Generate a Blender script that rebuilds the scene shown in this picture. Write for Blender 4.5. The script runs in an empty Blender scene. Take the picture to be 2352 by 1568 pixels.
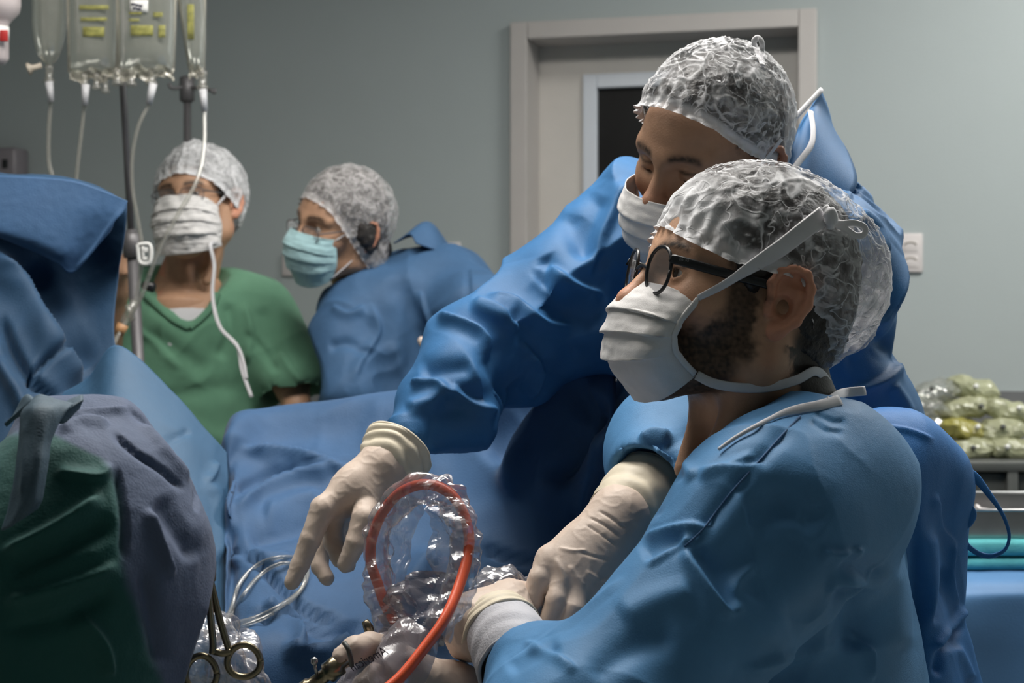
import bpy, bmesh, math, random
import numpy as np
from mathutils import Vector, Matrix

# ------------------------------------------------------------------ camera, light, exposure
SC = bpy.context.scene
F, CX, HY, CZ = 3700.0, 1176.0, 718.0, 1.2      # focal length and horizon of the 2352x1568 frame, eye height
def P(px, py, d):
    """point of the room that lies d metres in front of the camera at photo pixel (px, py)"""
    return np.array([(px - CX) * d / F, d, CZ + (HY - py) * d / F])

cam_d = bpy.data.cameras.new('camera'); cam = bpy.data.objects.new('camera', cam_d)
SC.collection.objects.link(cam)
cam.location = (0, 0, CZ); cam.rotation_euler = (math.pi / 2, 0, 0)
cam_d.sensor_width = 36.0; cam_d.lens = 36.0 * F / 2352.0
cam_d.shift_y = -(784.0 - HY) / 2352.0
cam_d.clip_start = 0.05
cam_d.dof.use_dof = True; cam_d.dof.focus_distance = 1.72; cam_d.dof.aperture_fstop = 8.5
SC.camera = cam
SC.view_settings.view_transform = 'Standard'; SC.view_settings.look = 'None'
SC.view_settings.gamma = 1.0; SC.view_settings.use_curve_mapping = False
SC.view_settings.exposure = 0.0
try:
    SC.cycles.transparent_max_bounces = 24
    SC.cycles.max_bounces = 8; SC.cycles.diffuse_bounces = 4
    SC.cycles.caustics_reflective = False; SC.cycles.caustics_refractive = False
except Exception:
    pass
world = bpy.data.worlds.new('world'); SC.world = world; world.use_nodes = True
world.node_tree.nodes['Background'].inputs[0].default_value = (0.75, 0.85, 0.9, 1)
world.node_tree.nodes['Background'].inputs[1].default_value = 0.05
# ceiling luminaires: (x, y, size x, size y, watts, colour)
LUM = [(0.05, 2.35, 1.2, 0.6, 38, (1.0, 0.965, 0.91)),
       (1.75, 3.3, 1.2, 0.6, 40, (1.0, 0.98, 0.94)),
       (-0.9, 1.9, 1.1, 0.55, 9, (1.0, 0.95, 0.88))]
CEIL = 2.85

# ------------------------------------------------------------------ numeric helpers
def nrm(v):
    v = np.asarray(v, float); return v / (np.linalg.norm(v) + 1e-12)
def sstep(a, b, x):
    t = np.clip((x - a) / (b - a), 0, 1); return t * t * (3 - 2 * t)
_rng = np.random.RandomState(7)
_perm = np.concatenate([_rng.permutation(256)] * 3).astype(np.int32)
_grad = _rng.normal(size=(256, 3)); _grad /= np.linalg.norm(_grad, axis=1)[:, None]
def perlin(p, seed=0):
    p = np.asarray(p, float) + seed * 17.31
    i = np.floor(p).astype(np.int64); f = p - i; i &= 255
    u = f * f * f * (f * (f * 6 - 15) + 10)
    out = 0
    for dx in (0, 1):
        wx = u[:, 0] if dx else 1 - u[:, 0]
        a = _perm[i[:, 0] + dx]
        for dy in (0, 1):
            wy = u[:, 1] if dy else 1 - u[:, 1]
            b = _perm[(a + i[:, 1] + dy) & 255]
            for dz in (0, 1):
                wz = u[:, 2] if dz else 1 - u[:, 2]
                g = _grad[_perm[(b + i[:, 2] + dz) & 255]]
                out = out + wx * wy * wz * (g[:, 0] * (f[:, 0] - dx) + g[:, 1] * (f[:, 1] - dy) + g[:, 2] * (f[:, 2] - dz))
    return out * 1.6
def fbm(p, o=3, seed=0):
    s = 0; a = 1.0
    for k in range(o):
        s = s + a * perlin(p * (2.03 ** k), seed + k * 3); a *= 0.5
    return s
def catmull(pts, n):
    """smooth curve through points (any number of columns), n samples per span"""
    pts = np.asarray(pts, float); q = np.vstack([2 * pts[0] - pts[1], pts, 2 * pts[-1] - pts[-2]])
    out = []
    for k in range(1, len(q) - 2):
        t = np.linspace(0, 1, n, endpoint=False)[:, None]
        p0, p1, p2, p3 = q[k - 1], q[k], q[k + 1], q[k + 2]
        out.append(0.5 * (2 * p1 + (p2 - p0) * t + (2 * p0 - 5 * p1 + 4 * p2 - p3) * t * t + (3 * p1 - p0 - 3 * p2 + p3) * t ** 3))
    return np.vstack(out + [pts[-1:]])

# ------------------------------------------------------------------ signed distance fields -> mesh
class Field:
    def __init__(self, lo, hi, h):
        self.lo = np.asarray(lo, float); self.h = h
        n = np.ceil((np.asarray(hi, float) - self.lo) / h).astype(int) + 1
        self.ax = [self.lo[k] + h * np.arange(n[k]) for k in range(3)]
        self.f = np.full(n, 0.5, np.float32)
    def put(self, fn, lo, hi, k=0.0, sub=False):
        m = k + 3.5 * self.h; sl = []
        for a in range(3):
            i0 = max(0, int(math.floor((lo[a] - m - self.lo[a]) / self.h)))
            i1 = min(self.f.shape[a], int(math.ceil((hi[a] + m - self.lo[a]) / self.h)) + 1)
            if i1 <= i0: return
            sl.append(slice(i0, i1))
        x = self.ax[0][sl[0]][:, None, None].astype(np.float32); y = self.ax[1][sl[1]][None, :, None].astype(np.float32)
        z = self.ax[2][sl[2]][None, None, :].astype(np.float32)
        d = fn(x, y, z); a = self.f[tuple(sl)]
        if sub:
            d = -d
            r = np.maximum(a, d)
            if k > 0:
                t = np.maximum(k - np.abs(a - d), 0) / k; r = r + t * t * k * 0.25
        else:
            r = np.minimum(a, d)
            if k > 0:
                t = np.maximum(k - np.abs(a - d), 0) / k; r = r - t * t * k * 0.25
        self.f[tuple(sl)] = r
    def cap(self, a, b, ra, rb=None, k=0.0, sub=False, flat=None):
        a = np.asarray(a, float); b = np.asarray(b, float); rb = ra if rb is None else rb
        ab = b - a; L = float(ab @ ab) + 1e-12; R = max(ra, rb)
        if flat is not None:
            n, s = nrm(flat[0]), flat[1]; R = R * max(1.0, s)
        def fn(x, y, z):
            px, py, pz = x - a[0], y - a[1], z - a[2]
            t = np.clip((px * ab[0] + py * ab[1] + pz * ab[2]) / L, 0, 1)
            qx, qy, qz = px - t * ab[0], py - t * ab[1], pz - t * ab[2]
            rr = ra + (rb - ra) * t
            if flat is None:
                return np.sqrt(qx * qx + qy * qy + qz * qz) - rr
            dn = qx * n[0] + qy * n[1] + qz * n[2]
            return np.sqrt(np.maximum(qx * qx + qy * qy + qz * qz - dn * dn, 0) + (dn / s) ** 2) - rr
        self.put(fn, np.minimum(a, b) - R, np.maximum(a, b) + R, k, sub)
    def ell(self, c, r, R=None, k=0.0, sub=False):
        c = np.asarray(c, float); r = np.asarray(r, float); R = np.eye(3) if R is None else np.asarray(R, float)
        e = np.sqrt(((R * r[:, None]) ** 2).sum(0))          # rows of R are the axes
        def fn(x, y, z):
            p = (x - c[0], y - c[1], z - c[2])
            k0 = 0; k1 = 0
            for a in range(3):
                q = p[0] * R[a, 0] + p[1] * R[a, 1] + p[2] * R[a, 2]
                k0 = k0 + (q / r[a]) ** 2; k1 = k1 + (q / r[a] ** 2) ** 2
            k0 = np.sqrt(k0); k1 = np.sqrt(k1)
            return k0 * (k0 - 1) / (k1 + 1e-9)
        self.put(fn, c - e, c + e, k, sub)
    def chain(self, pts, rad, k=0.0, k0=None, flat=None):
        for i in range(len(pts) - 1):
            self.cap(pts[i], pts[i + 1], rad[i], rad[i + 1], k if (i or k0 is None) else k0, flat=flat)
    def box(self, c, half, R=None, rnd=0.01, k=0.0, sub=False):
        c = np.asarray(c, float); half = np.asarray(half, float) - rnd; R = np.eye(3) if R is None else np.asarray(R, float)
        e = (np.abs(R) * (half + rnd)[:, None]).sum(0)
        def fn(x, y, z):
            p = (x - c[0], y - c[1], z - c[2]); o = 0; m = None
            for a in range(3):
                q = np.abs(p[0] * R[a, 0] + p[1] * R[a, 1] + p[2] * R[a, 2]) - half[a]
                o = o + np.maximum(q, 0) ** 2; m = q if m is None else np.maximum(m, q)
            return np.sqrt(o) + np.minimum(m, 0) - rnd
        self.put(fn, c - e, c + e, k, sub)
    def mesh(self, smooth=2):
        f = self.f; h = self.h; s = f < 0
        n = np.array(f.shape)
        cnt = np.zeros(n - 1, np.int8)
        for dx in (0, 1):
            for dy in (0, 1):
                for dz in (0, 1):
                    cnt += s[dx:n[0] - 1 + dx, dy:n[1] - 1 + dy, dz:n[2] - 1 + dz]
        act = (cnt > 0) & (cnt < 8)
        I = np.argwhere(act); idx = np.full(n - 1, -1, np.int64); idx[act] = np.arange(len(I))
        c = {}
        for dx in (0, 1):
            for dy in (0, 1):
                for dz in (0, 1):
                    c[dx, dy, dz] = f[I[:, 0] + dx, I[:, 1] + dy, I[:, 2] + dz].astype(float)
        acc = np.zeros((len(I), 3)); num = np.zeros(len(I))
        for a in range(3):
            for u in (0, 1):
                for v in (0, 1):
                    k0 = [0, 0, 0]; o = [q for q in range(3) if q != a]
                    k0[o[0]] = u; k0[o[1]] = v; k1 = list(k0); k1[a] = 1
                    A, B = c[tuple(k0)], c[tuple(k1)]
                    m = (A < 0) != (B < 0)
                    t = np.where(m, A / np.where(m, A - B, 1), 0)
                    pos = np.tile(np.array(k0, float), (len(I), 1)); pos[:, a] = t
                    acc += np.where(m[:, None], pos, 0); num += m
        V = self.lo + h * (I + acc / num[:, None])
        Q = []
        for a in range(3):
            o = [(a + 1) % 3, (a + 2) % 3]
            sl0 = [slice(None)] * 3; sl1 = [slice(None)] * 3
            sl0[a] = slice(0, n[a] - 1); sl1[a] = slice(1, n[a])
            s0, s1 = s[tuple(sl0)], s[tuple(sl1)]
            E = np.argwhere(s0 != s1)
            E = E[(E[:, o[0]] > 0) & (E[:, o[1]] > 0) & (E[:, o[0]] < n[o[0]] - 1) & (E[:, o[1]] < n[o[1]] - 1)]
            if not len(E): continue
            def ci(du, dv):
                e = E.copy(); e[:, o[0]] -= du; e[:, o[1]] -= dv
                return idx[e[:, 0], e[:, 1], e[:, 2]]
            q = np.stack([ci(1, 1), ci(0, 1), ci(0, 0), ci(1, 0)], 1)
            ins = s0[E[:, 0], E[:, 1], E[:, 2]]
            q = np.where(ins[:, None], q, q[:, ::-1])
            Q.append(q)
        Q = np.vstack(Q)
        V = relax(V, Q, smooth)
        return V, Q

def edges_of(Q):
    k = Q.shape[1]
    E = np.vstack([Q[:, [i, (i + 1) % k]] for i in range(k)]); n = int(Q.max()) + 1
    key = np.unique(np.minimum(E[:, 0], E[:, 1]).astype(np.int64) * n + np.maximum(E[:, 0], E[:, 1]))
    return np.stack([key // n, key % n], 1)
def relax(V, Q, it=1, lam=0.5):
    if it <= 0: return V
    E = edges_of(Q); n = len(V)
    deg = np.bincount(E.ravel(), minlength=n).astype(float); deg[deg == 0] = 1
    for j in range(it):
        S = np.stack([np.bincount(E[:, 0], V[E[:, 1], a], n) + np.bincount(E[:, 1], V[E[:, 0], a], n) for a in range(3)], 1)
        V = V + (lam if j % 2 == 0 or it < 3 else lam) * (S / deg[:, None] - V)
    return V
def normals(V, Q):
    d1 = V[Q[:, 2]] - V[Q[:, 0]]; d2 = V[Q[:, 3 if Q.shape[1] == 4 else 1]] - V[Q[:, 1 if Q.shape[1] == 4 else 0]]
    fn = np.cross(d1, d2) if Q.shape[1] == 4 else np.cross(V[Q[:, 1]] - V[Q[:, 0]], V[Q[:, 2]] - V[Q[:, 0]])
    N = np.zeros_like(V)
    for a in range(3):
        for k in range(Q.shape[1]):
            N[:, a] += np.bincount(Q[:, k], fn[:, a], len(V))
    return N / (np.linalg.norm(N, axis=1)[:, None] + 1e-12)
def subdiv(V, Q):
    E = np.vstack([Q[:, [i, (i + 1) % 4]] for i in range(4)]); n = len(V)
    key, inv = np.unique(np.minimum(E[:, 0], E[:, 1]).astype(np.int64) * n + np.maximum(E[:, 0], E[:, 1]), return_inverse=True); inv = inv.reshape(4, -1)
    U = np.stack([key // n, key % n], 1); m = len(U)
    V2 = np.vstack([V, V[U].mean(1), V[Q].mean(1)])
    fc = n + m + np.arange(len(Q)); e = n + inv
    q = np.vstack([np.stack([Q[:, k], e[k], fc, e[(k + 3) % 4]], 1) for k in range(4)])
    return relax(V2, q, 1, 0.4), q
def pix(V):
    return np.stack([CX + V[:, 0] / V[:, 1] * F, HY - (V[:, 2] - CZ) / V[:, 1] * F], 1)
def folds(V, N, lst):
    """carve cloth folds: each (points in photo pixels, half width px, height m, kind); only the side seen is carved"""
    p = pix(V); view = V - np.array([0, 0, CZ]); view /= np.linalg.norm(view, axis=1)[:, None]
    face = sstep(-0.05, 0.25, -(view * N).sum(1))
    D = np.zeros(len(V))
    for pts, w, amp, kind in lst:
        pts = np.asarray(pts, float)
        if len(pts) > 2: pts = catmull(pts, 6)
        lo, hi = pts.min(0) - 3 * w, pts.max(0) + 3 * w
        sel = np.where((p[:, 0] > lo[0]) & (p[:, 0] < hi[0]) & (p[:, 1] > lo[1]) & (p[:, 1] < hi[1]))[0]
        if not len(sel): continue
        q = p[sel]; best = np.full(len(sel), 1e9); sg = np.zeros(len(sel)); al = np.zeros(len(sel))
        seg = np.linalg.norm(np.diff(pts, axis=0), axis=1); cum = np.concatenate([[0], np.cumsum(seg)]); tot = cum[-1]
        for k in range(len(pts) - 1):
            a, b = pts[k], pts[k + 1]; ab = b - a
            t = np.clip(((q - a) @ ab) / (ab @ ab + 1e-9), 0, 1)
            r = q - (a + t[:, None] * ab); dd = np.linalg.norm(r, axis=1)
            m = dd < best
            best = np.where(m, dd, best); al = np.where(m, (cum[k] + t * seg[k]) / tot, al)
            sg = np.where(m, np.sign(ab[0] * r[:, 1] - ab[1] * r[:, 0]), sg)
        x = best / w
        tap = sstep(0, 0.18, al) * sstep(1, 0.82, al)
        if kind == 'r': g = np.exp(-x * x * 1.2)                       # round ridge
        elif kind == 'c': g = np.maximum(1 - x, 0) ** 1.2              # sharp crease ridge
        elif kind == 's': g = np.where(sg > 0, np.exp(-x * x * 1.2), np.exp(-(x * 3.2) ** 2))   # ridge, steep on one side
        elif kind == 'z': g = np.where(sg > 0, np.exp(-(x * 1.0) ** 2), -0.7 * np.exp(-(x * 1.3) ** 2)) * np.tanh(x * 4)   # step: high on one side, low on the other
        D[sel] += amp * g * tap
    return V + N * (D * face)[:, None]
def wrinkle(V, N, seed, amp=0.006, sc=9.0, sharp=0.5, fine=0.0006, stretch=None):
    q = V.copy()
    if stretch is not None:
        ax = nrm(stretch[0]); q = q + np.outer(q @ ax, ax) * (stretch[1] - 1)
    w = q + 0.035 * np.stack([perlin(q * 7, seed + 1), perlin(q * 7, seed + 2), perlin(q * 7, seed + 3)], 1)
    broad = perlin(w * sc * 0.55, seed)
    cr = 1 - np.minimum(np.abs(perlin(w * sc * .7, seed + 5)) * 2.2, 1)
    cr2 = 1 - np.minimum(np.abs(perlin(w * sc * 1.5, seed + 6)) * 2.8, 1)
    mask = sstep(-0.2, 0.5, perlin(q * 4, seed + 9))
    h = amp * ((1 - sharp) * broad + sharp * (cr ** 1.5 * 1.2 + 0.6 * cr2 ** 1.5 * mask - 0.5))
    tri = lambda x: np.abs((x % 1.0) - .5) * 4 - 1
    tw = tri(perlin(w * sc * .42, seed + 13) * 1.7)
    h = h + amp * sharp * .55 * np.sign(tw) * np.abs(tw) ** 1.0 * sstep(-.35, .35, perlin(q * 5.5, seed + 15))
    if fine: h = h + fine * perlin(q * 95, seed + 11)
    return V + N * h[:, None]

def snap(V, px, py, off=0.002, rad=9.0):
    """point on the seen side of mesh V at photo pixel (px, py), lifted off it a little"""
    p = pix(V); d = (p[:, 0] - px) ** 2 + (p[:, 1] - py) ** 2
    m = d < rad * rad
    while not m.any(): rad *= 1.5; m = d < rad * rad
    return P(px, py, V[m, 1].min() - off)

# ------------------------------------------------------------------ polygon helpers, each returns (V, faces)
def sweep(pts, rad, n=10, flat=None, up=None, close=True):
    """tube along points; flat = (half width, half thickness) makes a ribbon whose width lies across 'up'"""
    pts = np.asarray(pts, float); m = len(pts)
    T = np.gradient(pts, axis=0); T /= np.linalg.norm(T, axis=1)[:, None] + 1e-12
    rad = np.broadcast_to(np.asarray(rad, float), (m,)) if flat is None else None
    u = np.asarray(up, float) if up is not None else (np.array([0, 0, 1.0]) if abs(T[0, 2]) < 0.9 else np.array([0, 1.0, 0]))
    V = []; a = np.linspace(0, 2 * math.pi, n, endpoint=False)
    for i in range(m):
        if up is not None: u = np.asarray(up if np.ndim(up) == 1 else up[i], float)
        s = np.cross(T[i], u); s /= np.linalg.norm(s) + 1e-12
        v = np.cross(s, T[i])
        if up is None: u = v
        if flat is None:
            V.append(pts[i] + rad[i] * (np.outer(np.cos(a), s) + np.outer(np.sin(a), v)))
        else:
            fw = flat[0] if np.ndim(flat[0]) == 0 else flat[0][i]
            V.append(pts[i] + fw * np.outer(np.cos(a), s) + flat[1] * np.outer(np.sin(a), v))
    V = np.vstack(V); Fc = []
    for i in range(m - 1):
        for j in range(n):
            Fc.append((i * n + j, i * n + (j + 1) % n, (i + 1) * n + (j + 1) % n, (i + 1) * n + j))
    if close:
        Fc.append(tuple(range(n - 1, -1, -1))); Fc.append(tuple(range((m - 1) * n, m * n)))
    return V, Fc
def lathe(prof, c, axis=(0, 0, 1), n=20, sx=1.0):
    """profile of (radius, height) turned about axis at c"""
    ax = nrm(axis); s = nrm(np.cross(ax, (0, 1, 0.01))); t = np.cross(ax, s)
    a = np.linspace(0, 2 * math.pi, n, endpoint=False); V = []
    for r, z in prof:
        V.append(np.asarray(c) + ax * z + r * (np.outer(np.cos(a), s) * sx + np.outer(np.sin(a), t)))
    V = np.vstack(V); Fc = []; m = len(prof)
    for i in range(m - 1):
        for j in range(n):
            Fc.append((i * n + j, i * n + (j + 1) % n, (i + 1) * n + (j + 1) % n, (i + 1) * n + j))
    Fc.append(tuple(range(n - 1, -1, -1))); Fc.append(tuple(range((m - 1) * n, m * n)))
    return V, Fc
def box(c, half, R=None, bev=0.004):
    R = np.eye(3) if R is None else np.asarray(R, float); c = np.asarray(c, float); half = np.asarray(half, float)
    bm = bmesh.new(); bmesh.ops.create_cube(bm, size=2.0)
    for v in bm.verts: v.co = Vector((v.co.x * half[0], v.co.y * half[1], v.co.z * half[2]))
    if bev > 0: bmesh.ops.bevel(bm, geom=list(bm.edges), offset=min(bev, 0.45 * float(half.min()) * 2), segments=2, affect='EDGES', profile=0.5)
    bm.verts.index_update()
    V = np.array([v.co[:] for v in bm.verts]) @ R + c
    Fc = [tuple(v.index for v in f.verts) for f in bm.faces]; bm.free()
    return V, Fc
def grid_faces(r, c, off=0, wrap=False):
    out = []
    for i in range(r - 1):
        for j in range(c if wrap else c - 1):
            k = (j + 1) % c
            out.append((off + i * c + j, off + i * c + k, off + (i + 1) * c + k, off + (i + 1) * c + j))
    return out
def join(*parts):
    Vs, Fs, o = [], [], 0
    for V, Fc in parts:
        Vs.append(np.asarray(V, float)); Fs += [tuple(int(i) + o for i in f) for f in Fc]; o += len(V)
    return np.vstack(Vs), Fs
def surf(ctrl, nu=10, nv=10):
    """smooth surface through a grid of control points -> (points[r][c], 3)"""
    C = np.asarray(ctrl, float); a = np.stack([catmull(C[:, j], nu) for j in range(C.shape[1])], 1)
    return np.stack([catmull(a[i], nv) for i in range(a.shape[0])], 0)
def slab(G, t=0.002):
    """give a grid of points a thickness -> closed mesh"""
    r, c = G.shape[:2]; V = G.reshape(-1, 3); Q = np.array(grid_faces(r, c)); N = normals(V, Q)
    Fc = [tuple(f) for f in Q] + [tuple(int(i) + r * c for i in f[::-1]) for f in Q]
    n = r * c
    ring = [j for j in range(c)] + [i * c + c - 1 for i in range(1, r)] + [(r - 1) * c + j for j in range(c - 2, -1, -1)] + [i * c for i in range(r - 2, 0, -1)]
    for a, b in zip(ring, ring[1:] + ring[:1]): Fc.append((a, a + n, b + n, b))
    return np.vstack([V, V - N * t]), Fc

# ------------------------------------------------------------------ objects
WL = {}
def tag(o, label=None, cat=None, group=None, kind=None):
    if label: o['label'] = label
    if cat: o['category'] = cat
    if group: o['group'] = group
    if kind: o['kind'] = kind
    return o
def thing(name, loc, label, cat, group=None, kind=None):
    o = bpy.data.objects.new(name, None); SC.collection.objects.link(o)
    o.location = tuple(float(x) for x in loc); o.empty_display_size = 0.05
    WL[o.name] = np.asarray(loc, float)
    return tag(o, label, cat, group, kind)
def mk(name, VF, mat, parent=None, smooth=True, col=None, label=None, cat=None, group=None, kind=None, auto=None):
    V, Fc = VF; V = np.asarray(V, float)
    me = bpy.data.meshes.new(name)
    lo, hi = V.min(0), V.max(0); c = (lo + hi) / 2
    if parent is None: c[2] = lo[2]
    if isinstance(Fc, np.ndarray):
        k = Fc.shape[1]; nl = Fc.size
        me.vertices.add(len(V)); me.vertices.foreach_set('co', (V - c).astype(np.float32).ravel())
        me.loops.add(nl); me.loops.foreach_set('vertex_index', Fc.astype(np.int32).ravel())
        me.polygons.add(len(Fc)); me.polygons.foreach_set('loop_start', np.arange(0, nl, k, dtype=np.int32))
        me.polygons.foreach_set('loop_total', np.full(len(Fc), k, np.int32)); me.update(calc_edges=True)
    else:
        me.from_pydata([tuple(v) for v in (V - c)], [], [tuple(int(i) for i in f) for f in Fc]); me.update()
    me.polygons.foreach_set('use_smooth', np.full(len(me.polygons), bool(smooth)))
    if col is not None:
        at = me.color_attributes.new('Col', 'FLOAT_COLOR', 'POINT')
        cc = np.ones((len(V), 4), np.float32); cc[:, :3] = col; at.data.foreach_set('color', cc.ravel())
    if auto is not None:
        try: me.set_sharp_from_angle(angle=math.radians(auto))
        except Exception: pass
    me.materials.append(mat)
    o = bpy.data.objects.new(name, me); SC.collection.objects.link(o)
    pl = WL[parent.name] if parent is not None else np.zeros(3)
    o.location = tuple(float(x) for x in (c - pl)); WL[o.name] = c
    if parent is not None: o.parent = parent
    return tag(o, label, cat, group, kind)

# ------------------------------------------------------------------ materials
def _mat(name):
    m = bpy.data.materials.new(name); m.use_nodes = True; nt = m.node_tree
    return m, nt, nt.nodes['Principled BSDF']
def _noise(nt, scale, detail=3, rough=0.5, co='Object', dist=0.0):
    tc = nt.nodes.new('ShaderNodeTexCoord'); n = nt.nodes.new('ShaderNodeTexNoise')
    n.inputs['Scale'].default_value = scale; n.inputs['Detail'].default_value = detail; n.inputs['Roughness'].default_value = rough
    n.inputs['Distortion'].default_value = dist
    nt.links.new(tc.outputs[co], n.inputs['Vector']); return n
def _ramp(nt, src, stops):
    r = nt.nodes.new('ShaderNodeValToRGB'); nt.links.new(src, r.inputs['Fac'])
    e = r.color_ramp.elements
    while len(e) < len(stops): e.new(0.5)
    for k, (p, c) in enumerate(stops): e[k].position = p; e[k].color = (*c, 1) if len(c) == 3 else c
    return r
def solid(name, rgb, rough=0.5, metal=0.0, spec=0.5, vary=0.06, scale=6.0, bump=0.0, bscale=300.0, vcol=False, sheen=0.0, trans=0.0, alpha=1.0, sss=0.0):
    m, nt, b = _mat(name); L = nt.links
    n = _noise(nt, scale, 3)
    lo = tuple(max(0, c * (1 - vary)) for c in rgb); hi = tuple(min(1, c * (1 + vary)) for c in rgb)
    r = _ramp(nt, n.outputs['Fac'], [(0.3, lo), (0.7, hi)])
    src = r.outputs['Color']
    if vcol:
        a = nt.nodes.new('ShaderNodeVertexColor'); a.layer_name = 'Col'
        mx = nt.nodes.new('ShaderNodeMix'); mx.data_type = 'RGBA'; mx.blend_type = 'MULTIPLY'; mx.inputs['Factor'].default_value = 1
        L.new(a.outputs['Color'], mx.inputs['A']); L.new(r.outputs['Color'], mx.inputs['B']); src = mx.outputs['Result']
    L.new(src, b.inputs['Base Color'])
    b.inputs['Roughness'].default_value = rough; b.inputs['Metallic'].default_value = metal
    b.inputs['Specular IOR Level'].default_value = spec; b.inputs['Alpha'].default_value = alpha
    b.inputs['Sheen Weight'].default_value = sheen
    if trans: b.inputs['Transmission Weight'].default_value = trans
    if sss:
        b.inputs['Subsurface Weight'].default_value = sss; b.inputs['Subsurface Radius'].default_value = (0.012, 0.005, 0.003); b.inputs['Subsurface Scale'].default_value = 1.0
    if bump:
        nb = _noise(nt, bscale, 2); bp = nt.nodes.new('ShaderNodeBump'); bp.inputs['Strength'].default_value = 1.0
        bp.inputs['Distance'].default_value = bump; L.new(nb.outputs['Fac'], bp.inputs['Height']); L.new(bp.outputs['Normal'], b.inputs['Normal'])
    return m
def film(name, tint=(0.93, 0.93, 0.95), base=0.1, edge=0.55, rough=0.12, body=0.06, body_rgb=(0.8, 0.8, 0.85)):
    """thin clear plastic film: mostly see-through, glossy where it turns away"""
    m, nt, b = _mat(name); L = nt.links
    out = nt.nodes['Material Output']; nt.nodes.remove(b)
    tr = nt.nodes.new('ShaderNodeBsdfTransparent'); tr.inputs['Color'].default_value = (*tint, 1)
    gl = nt.nodes.new('ShaderNodeBsdfGlossy'); gl.inputs['Roughness'].default_value = rough
    df = nt.nodes.new('ShaderNodeBsdfDiffuse'); df.inputs['Color'].default_value = (*body_rgb, 1)
    lw = nt.nodes.new('ShaderNodeLayerWeight'); lw.inputs['Blend'].default_value = 0.35
    n = _noise(nt, 60, 3); bp = nt.nodes.new('ShaderNodeBump'); bp.inputs['Distance'].default_value = 0.0004
    L.new(n.outputs['Fac'], bp.inputs['Height']); L.new(bp.outputs['Normal'], gl.inputs['Normal'])
    mr = nt.nodes.new('ShaderNodeMapRange'); mr.inputs['To Min'].default_value = base; mr.inputs['To Max'].default_value = edge
    L.new(lw.outputs['Facing'], mr.inputs['Value'])
    m1 = nt.nodes.new('ShaderNodeMixShader'); m1.inputs['Fac'].default_value = body
    m2 = nt.nodes.new('ShaderNodeMixShader')
    L.new(tr.outputs[0], m1.inputs[1]); L.new(df.outputs[0], m1.inputs[2])
    L.new(mr.outputs['Result'], m2.inputs['Fac']); L.new(m1.outputs[0], m2.inputs[1]); L.new(gl.outputs[0], m2.inputs[2])
    L.new(m2.outputs[0], out.inputs['Surface']); return m
def cap_fabric(name, lo=0.05, hi=0.9, rgb=(0.78, 0.78, 0.80), scale=38.0):
    """crinkled see-through nonwoven: denser where the cloth is creased and doubled"""
    m, nt, b = _mat(name); L = nt.links
    b.inputs['Base Color'].default_value = (*rgb, 1); b.inputs['Roughness'].default_value = 0.75
    b.inputs['Specular IOR Level'].default_value = 0.15
    tc = nt.nodes.new('ShaderNodeTexCoord')
    dn = _noise(nt, 14, 3); vm = nt.nodes.new('ShaderNodeVectorMath'); vm.operation = 'MULTIPLY_ADD'
    vm.inputs[1].default_value = (0.05, 0.05, 0.05); L.new(dn.outputs['Color'], vm.inputs[0]); L.new(tc.outputs['Object'], vm.inputs[2])
    n1 = nt.nodes.new('ShaderNodeTexNoise'); n1.inputs['Scale'].default_value = scale; n1.inputs['Detail'].default_value = 4
    n1.inputs['Roughness'].default_value = 0.62; L.new(vm.outputs[0], n1.inputs['Vector'])
    ln = []
    for k_, (sc_, wd_) in enumerate(((scale * .42, .012), (scale * .9, .016))):
        v1 = nt.nodes.new('ShaderNodeTexNoise'); v1.inputs['Scale'].default_value = sc_; v1.inputs['Detail'].default_value = 1.5; v1.inputs['Distortion'].default_value = .8
        L.new(vm.outputs[0], v1.inputs['Vector'])
        ln.append(_ramp(nt, v1.outputs['Fac'], [(0.5 - wd_ * 2, (0, 0, 0)), (0.5 - wd_ * .3, (.8, .8, .8)), (0.5 + wd_ * .3, (.8, .8, .8)), (0.5 + wd_ * 2, (0, 0, 0))]))
    line = nt.nodes.new('ShaderNodeMix'); line.data_type = 'RGBA'; line.blend_type = 'LIGHTEN'; line.inputs['Factor'].default_value = 1
    L.new(ln[0].outputs['Color'], line.inputs['A']); L.new(ln[1].outputs['Color'], line.inputs['B'])
    soft = _ramp(nt, n1.outputs['Fac'], [(0.48, (0, 0, 0)), (0.85, (1, 1, 1))])
    at = nt.nodes.new('ShaderNodeVertexColor'); at.layer_name = 'Col'     # R channel: how many layers lie here
    sep = nt.nodes.new('ShaderNodeSeparateColor'); L.new(at.outputs['Color'], sep.inputs['Color'])
    a1 = nt.nodes.new('ShaderNodeMath'); a1.operation = 'MAXIMUM'; L.new(line.outputs['Result'], a1.inputs[0]); L.new(soft.outputs['Color'], a1.inputs[1])
    a2 = nt.nodes.new('ShaderNodeMath'); a2.operation = 'MAXIMUM'; L.new(a1.outputs[0], a2.inputs[0]); L.new(sep.outputs['Red'], a2.inputs[1])
    mr = nt.nodes.new('ShaderNodeMapRange'); mr.inputs['To Min'].default_value = lo; mr.inputs['To Max'].default_value = hi
    L.new(a2.outputs[0], mr.inputs['Value']); L.new(mr.outputs['Result'], b.inputs['Alpha'])
    bp = nt.nodes.new('ShaderNodeBump'); bp.inputs['Distance'].default_value = 0.003; bp.inputs['Strength'].default_value = 0.35
    L.new(a1.outputs[0], bp.inputs['Height']); L.new(bp.outputs['Normal'], b.inputs['Normal'])
    return m

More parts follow.
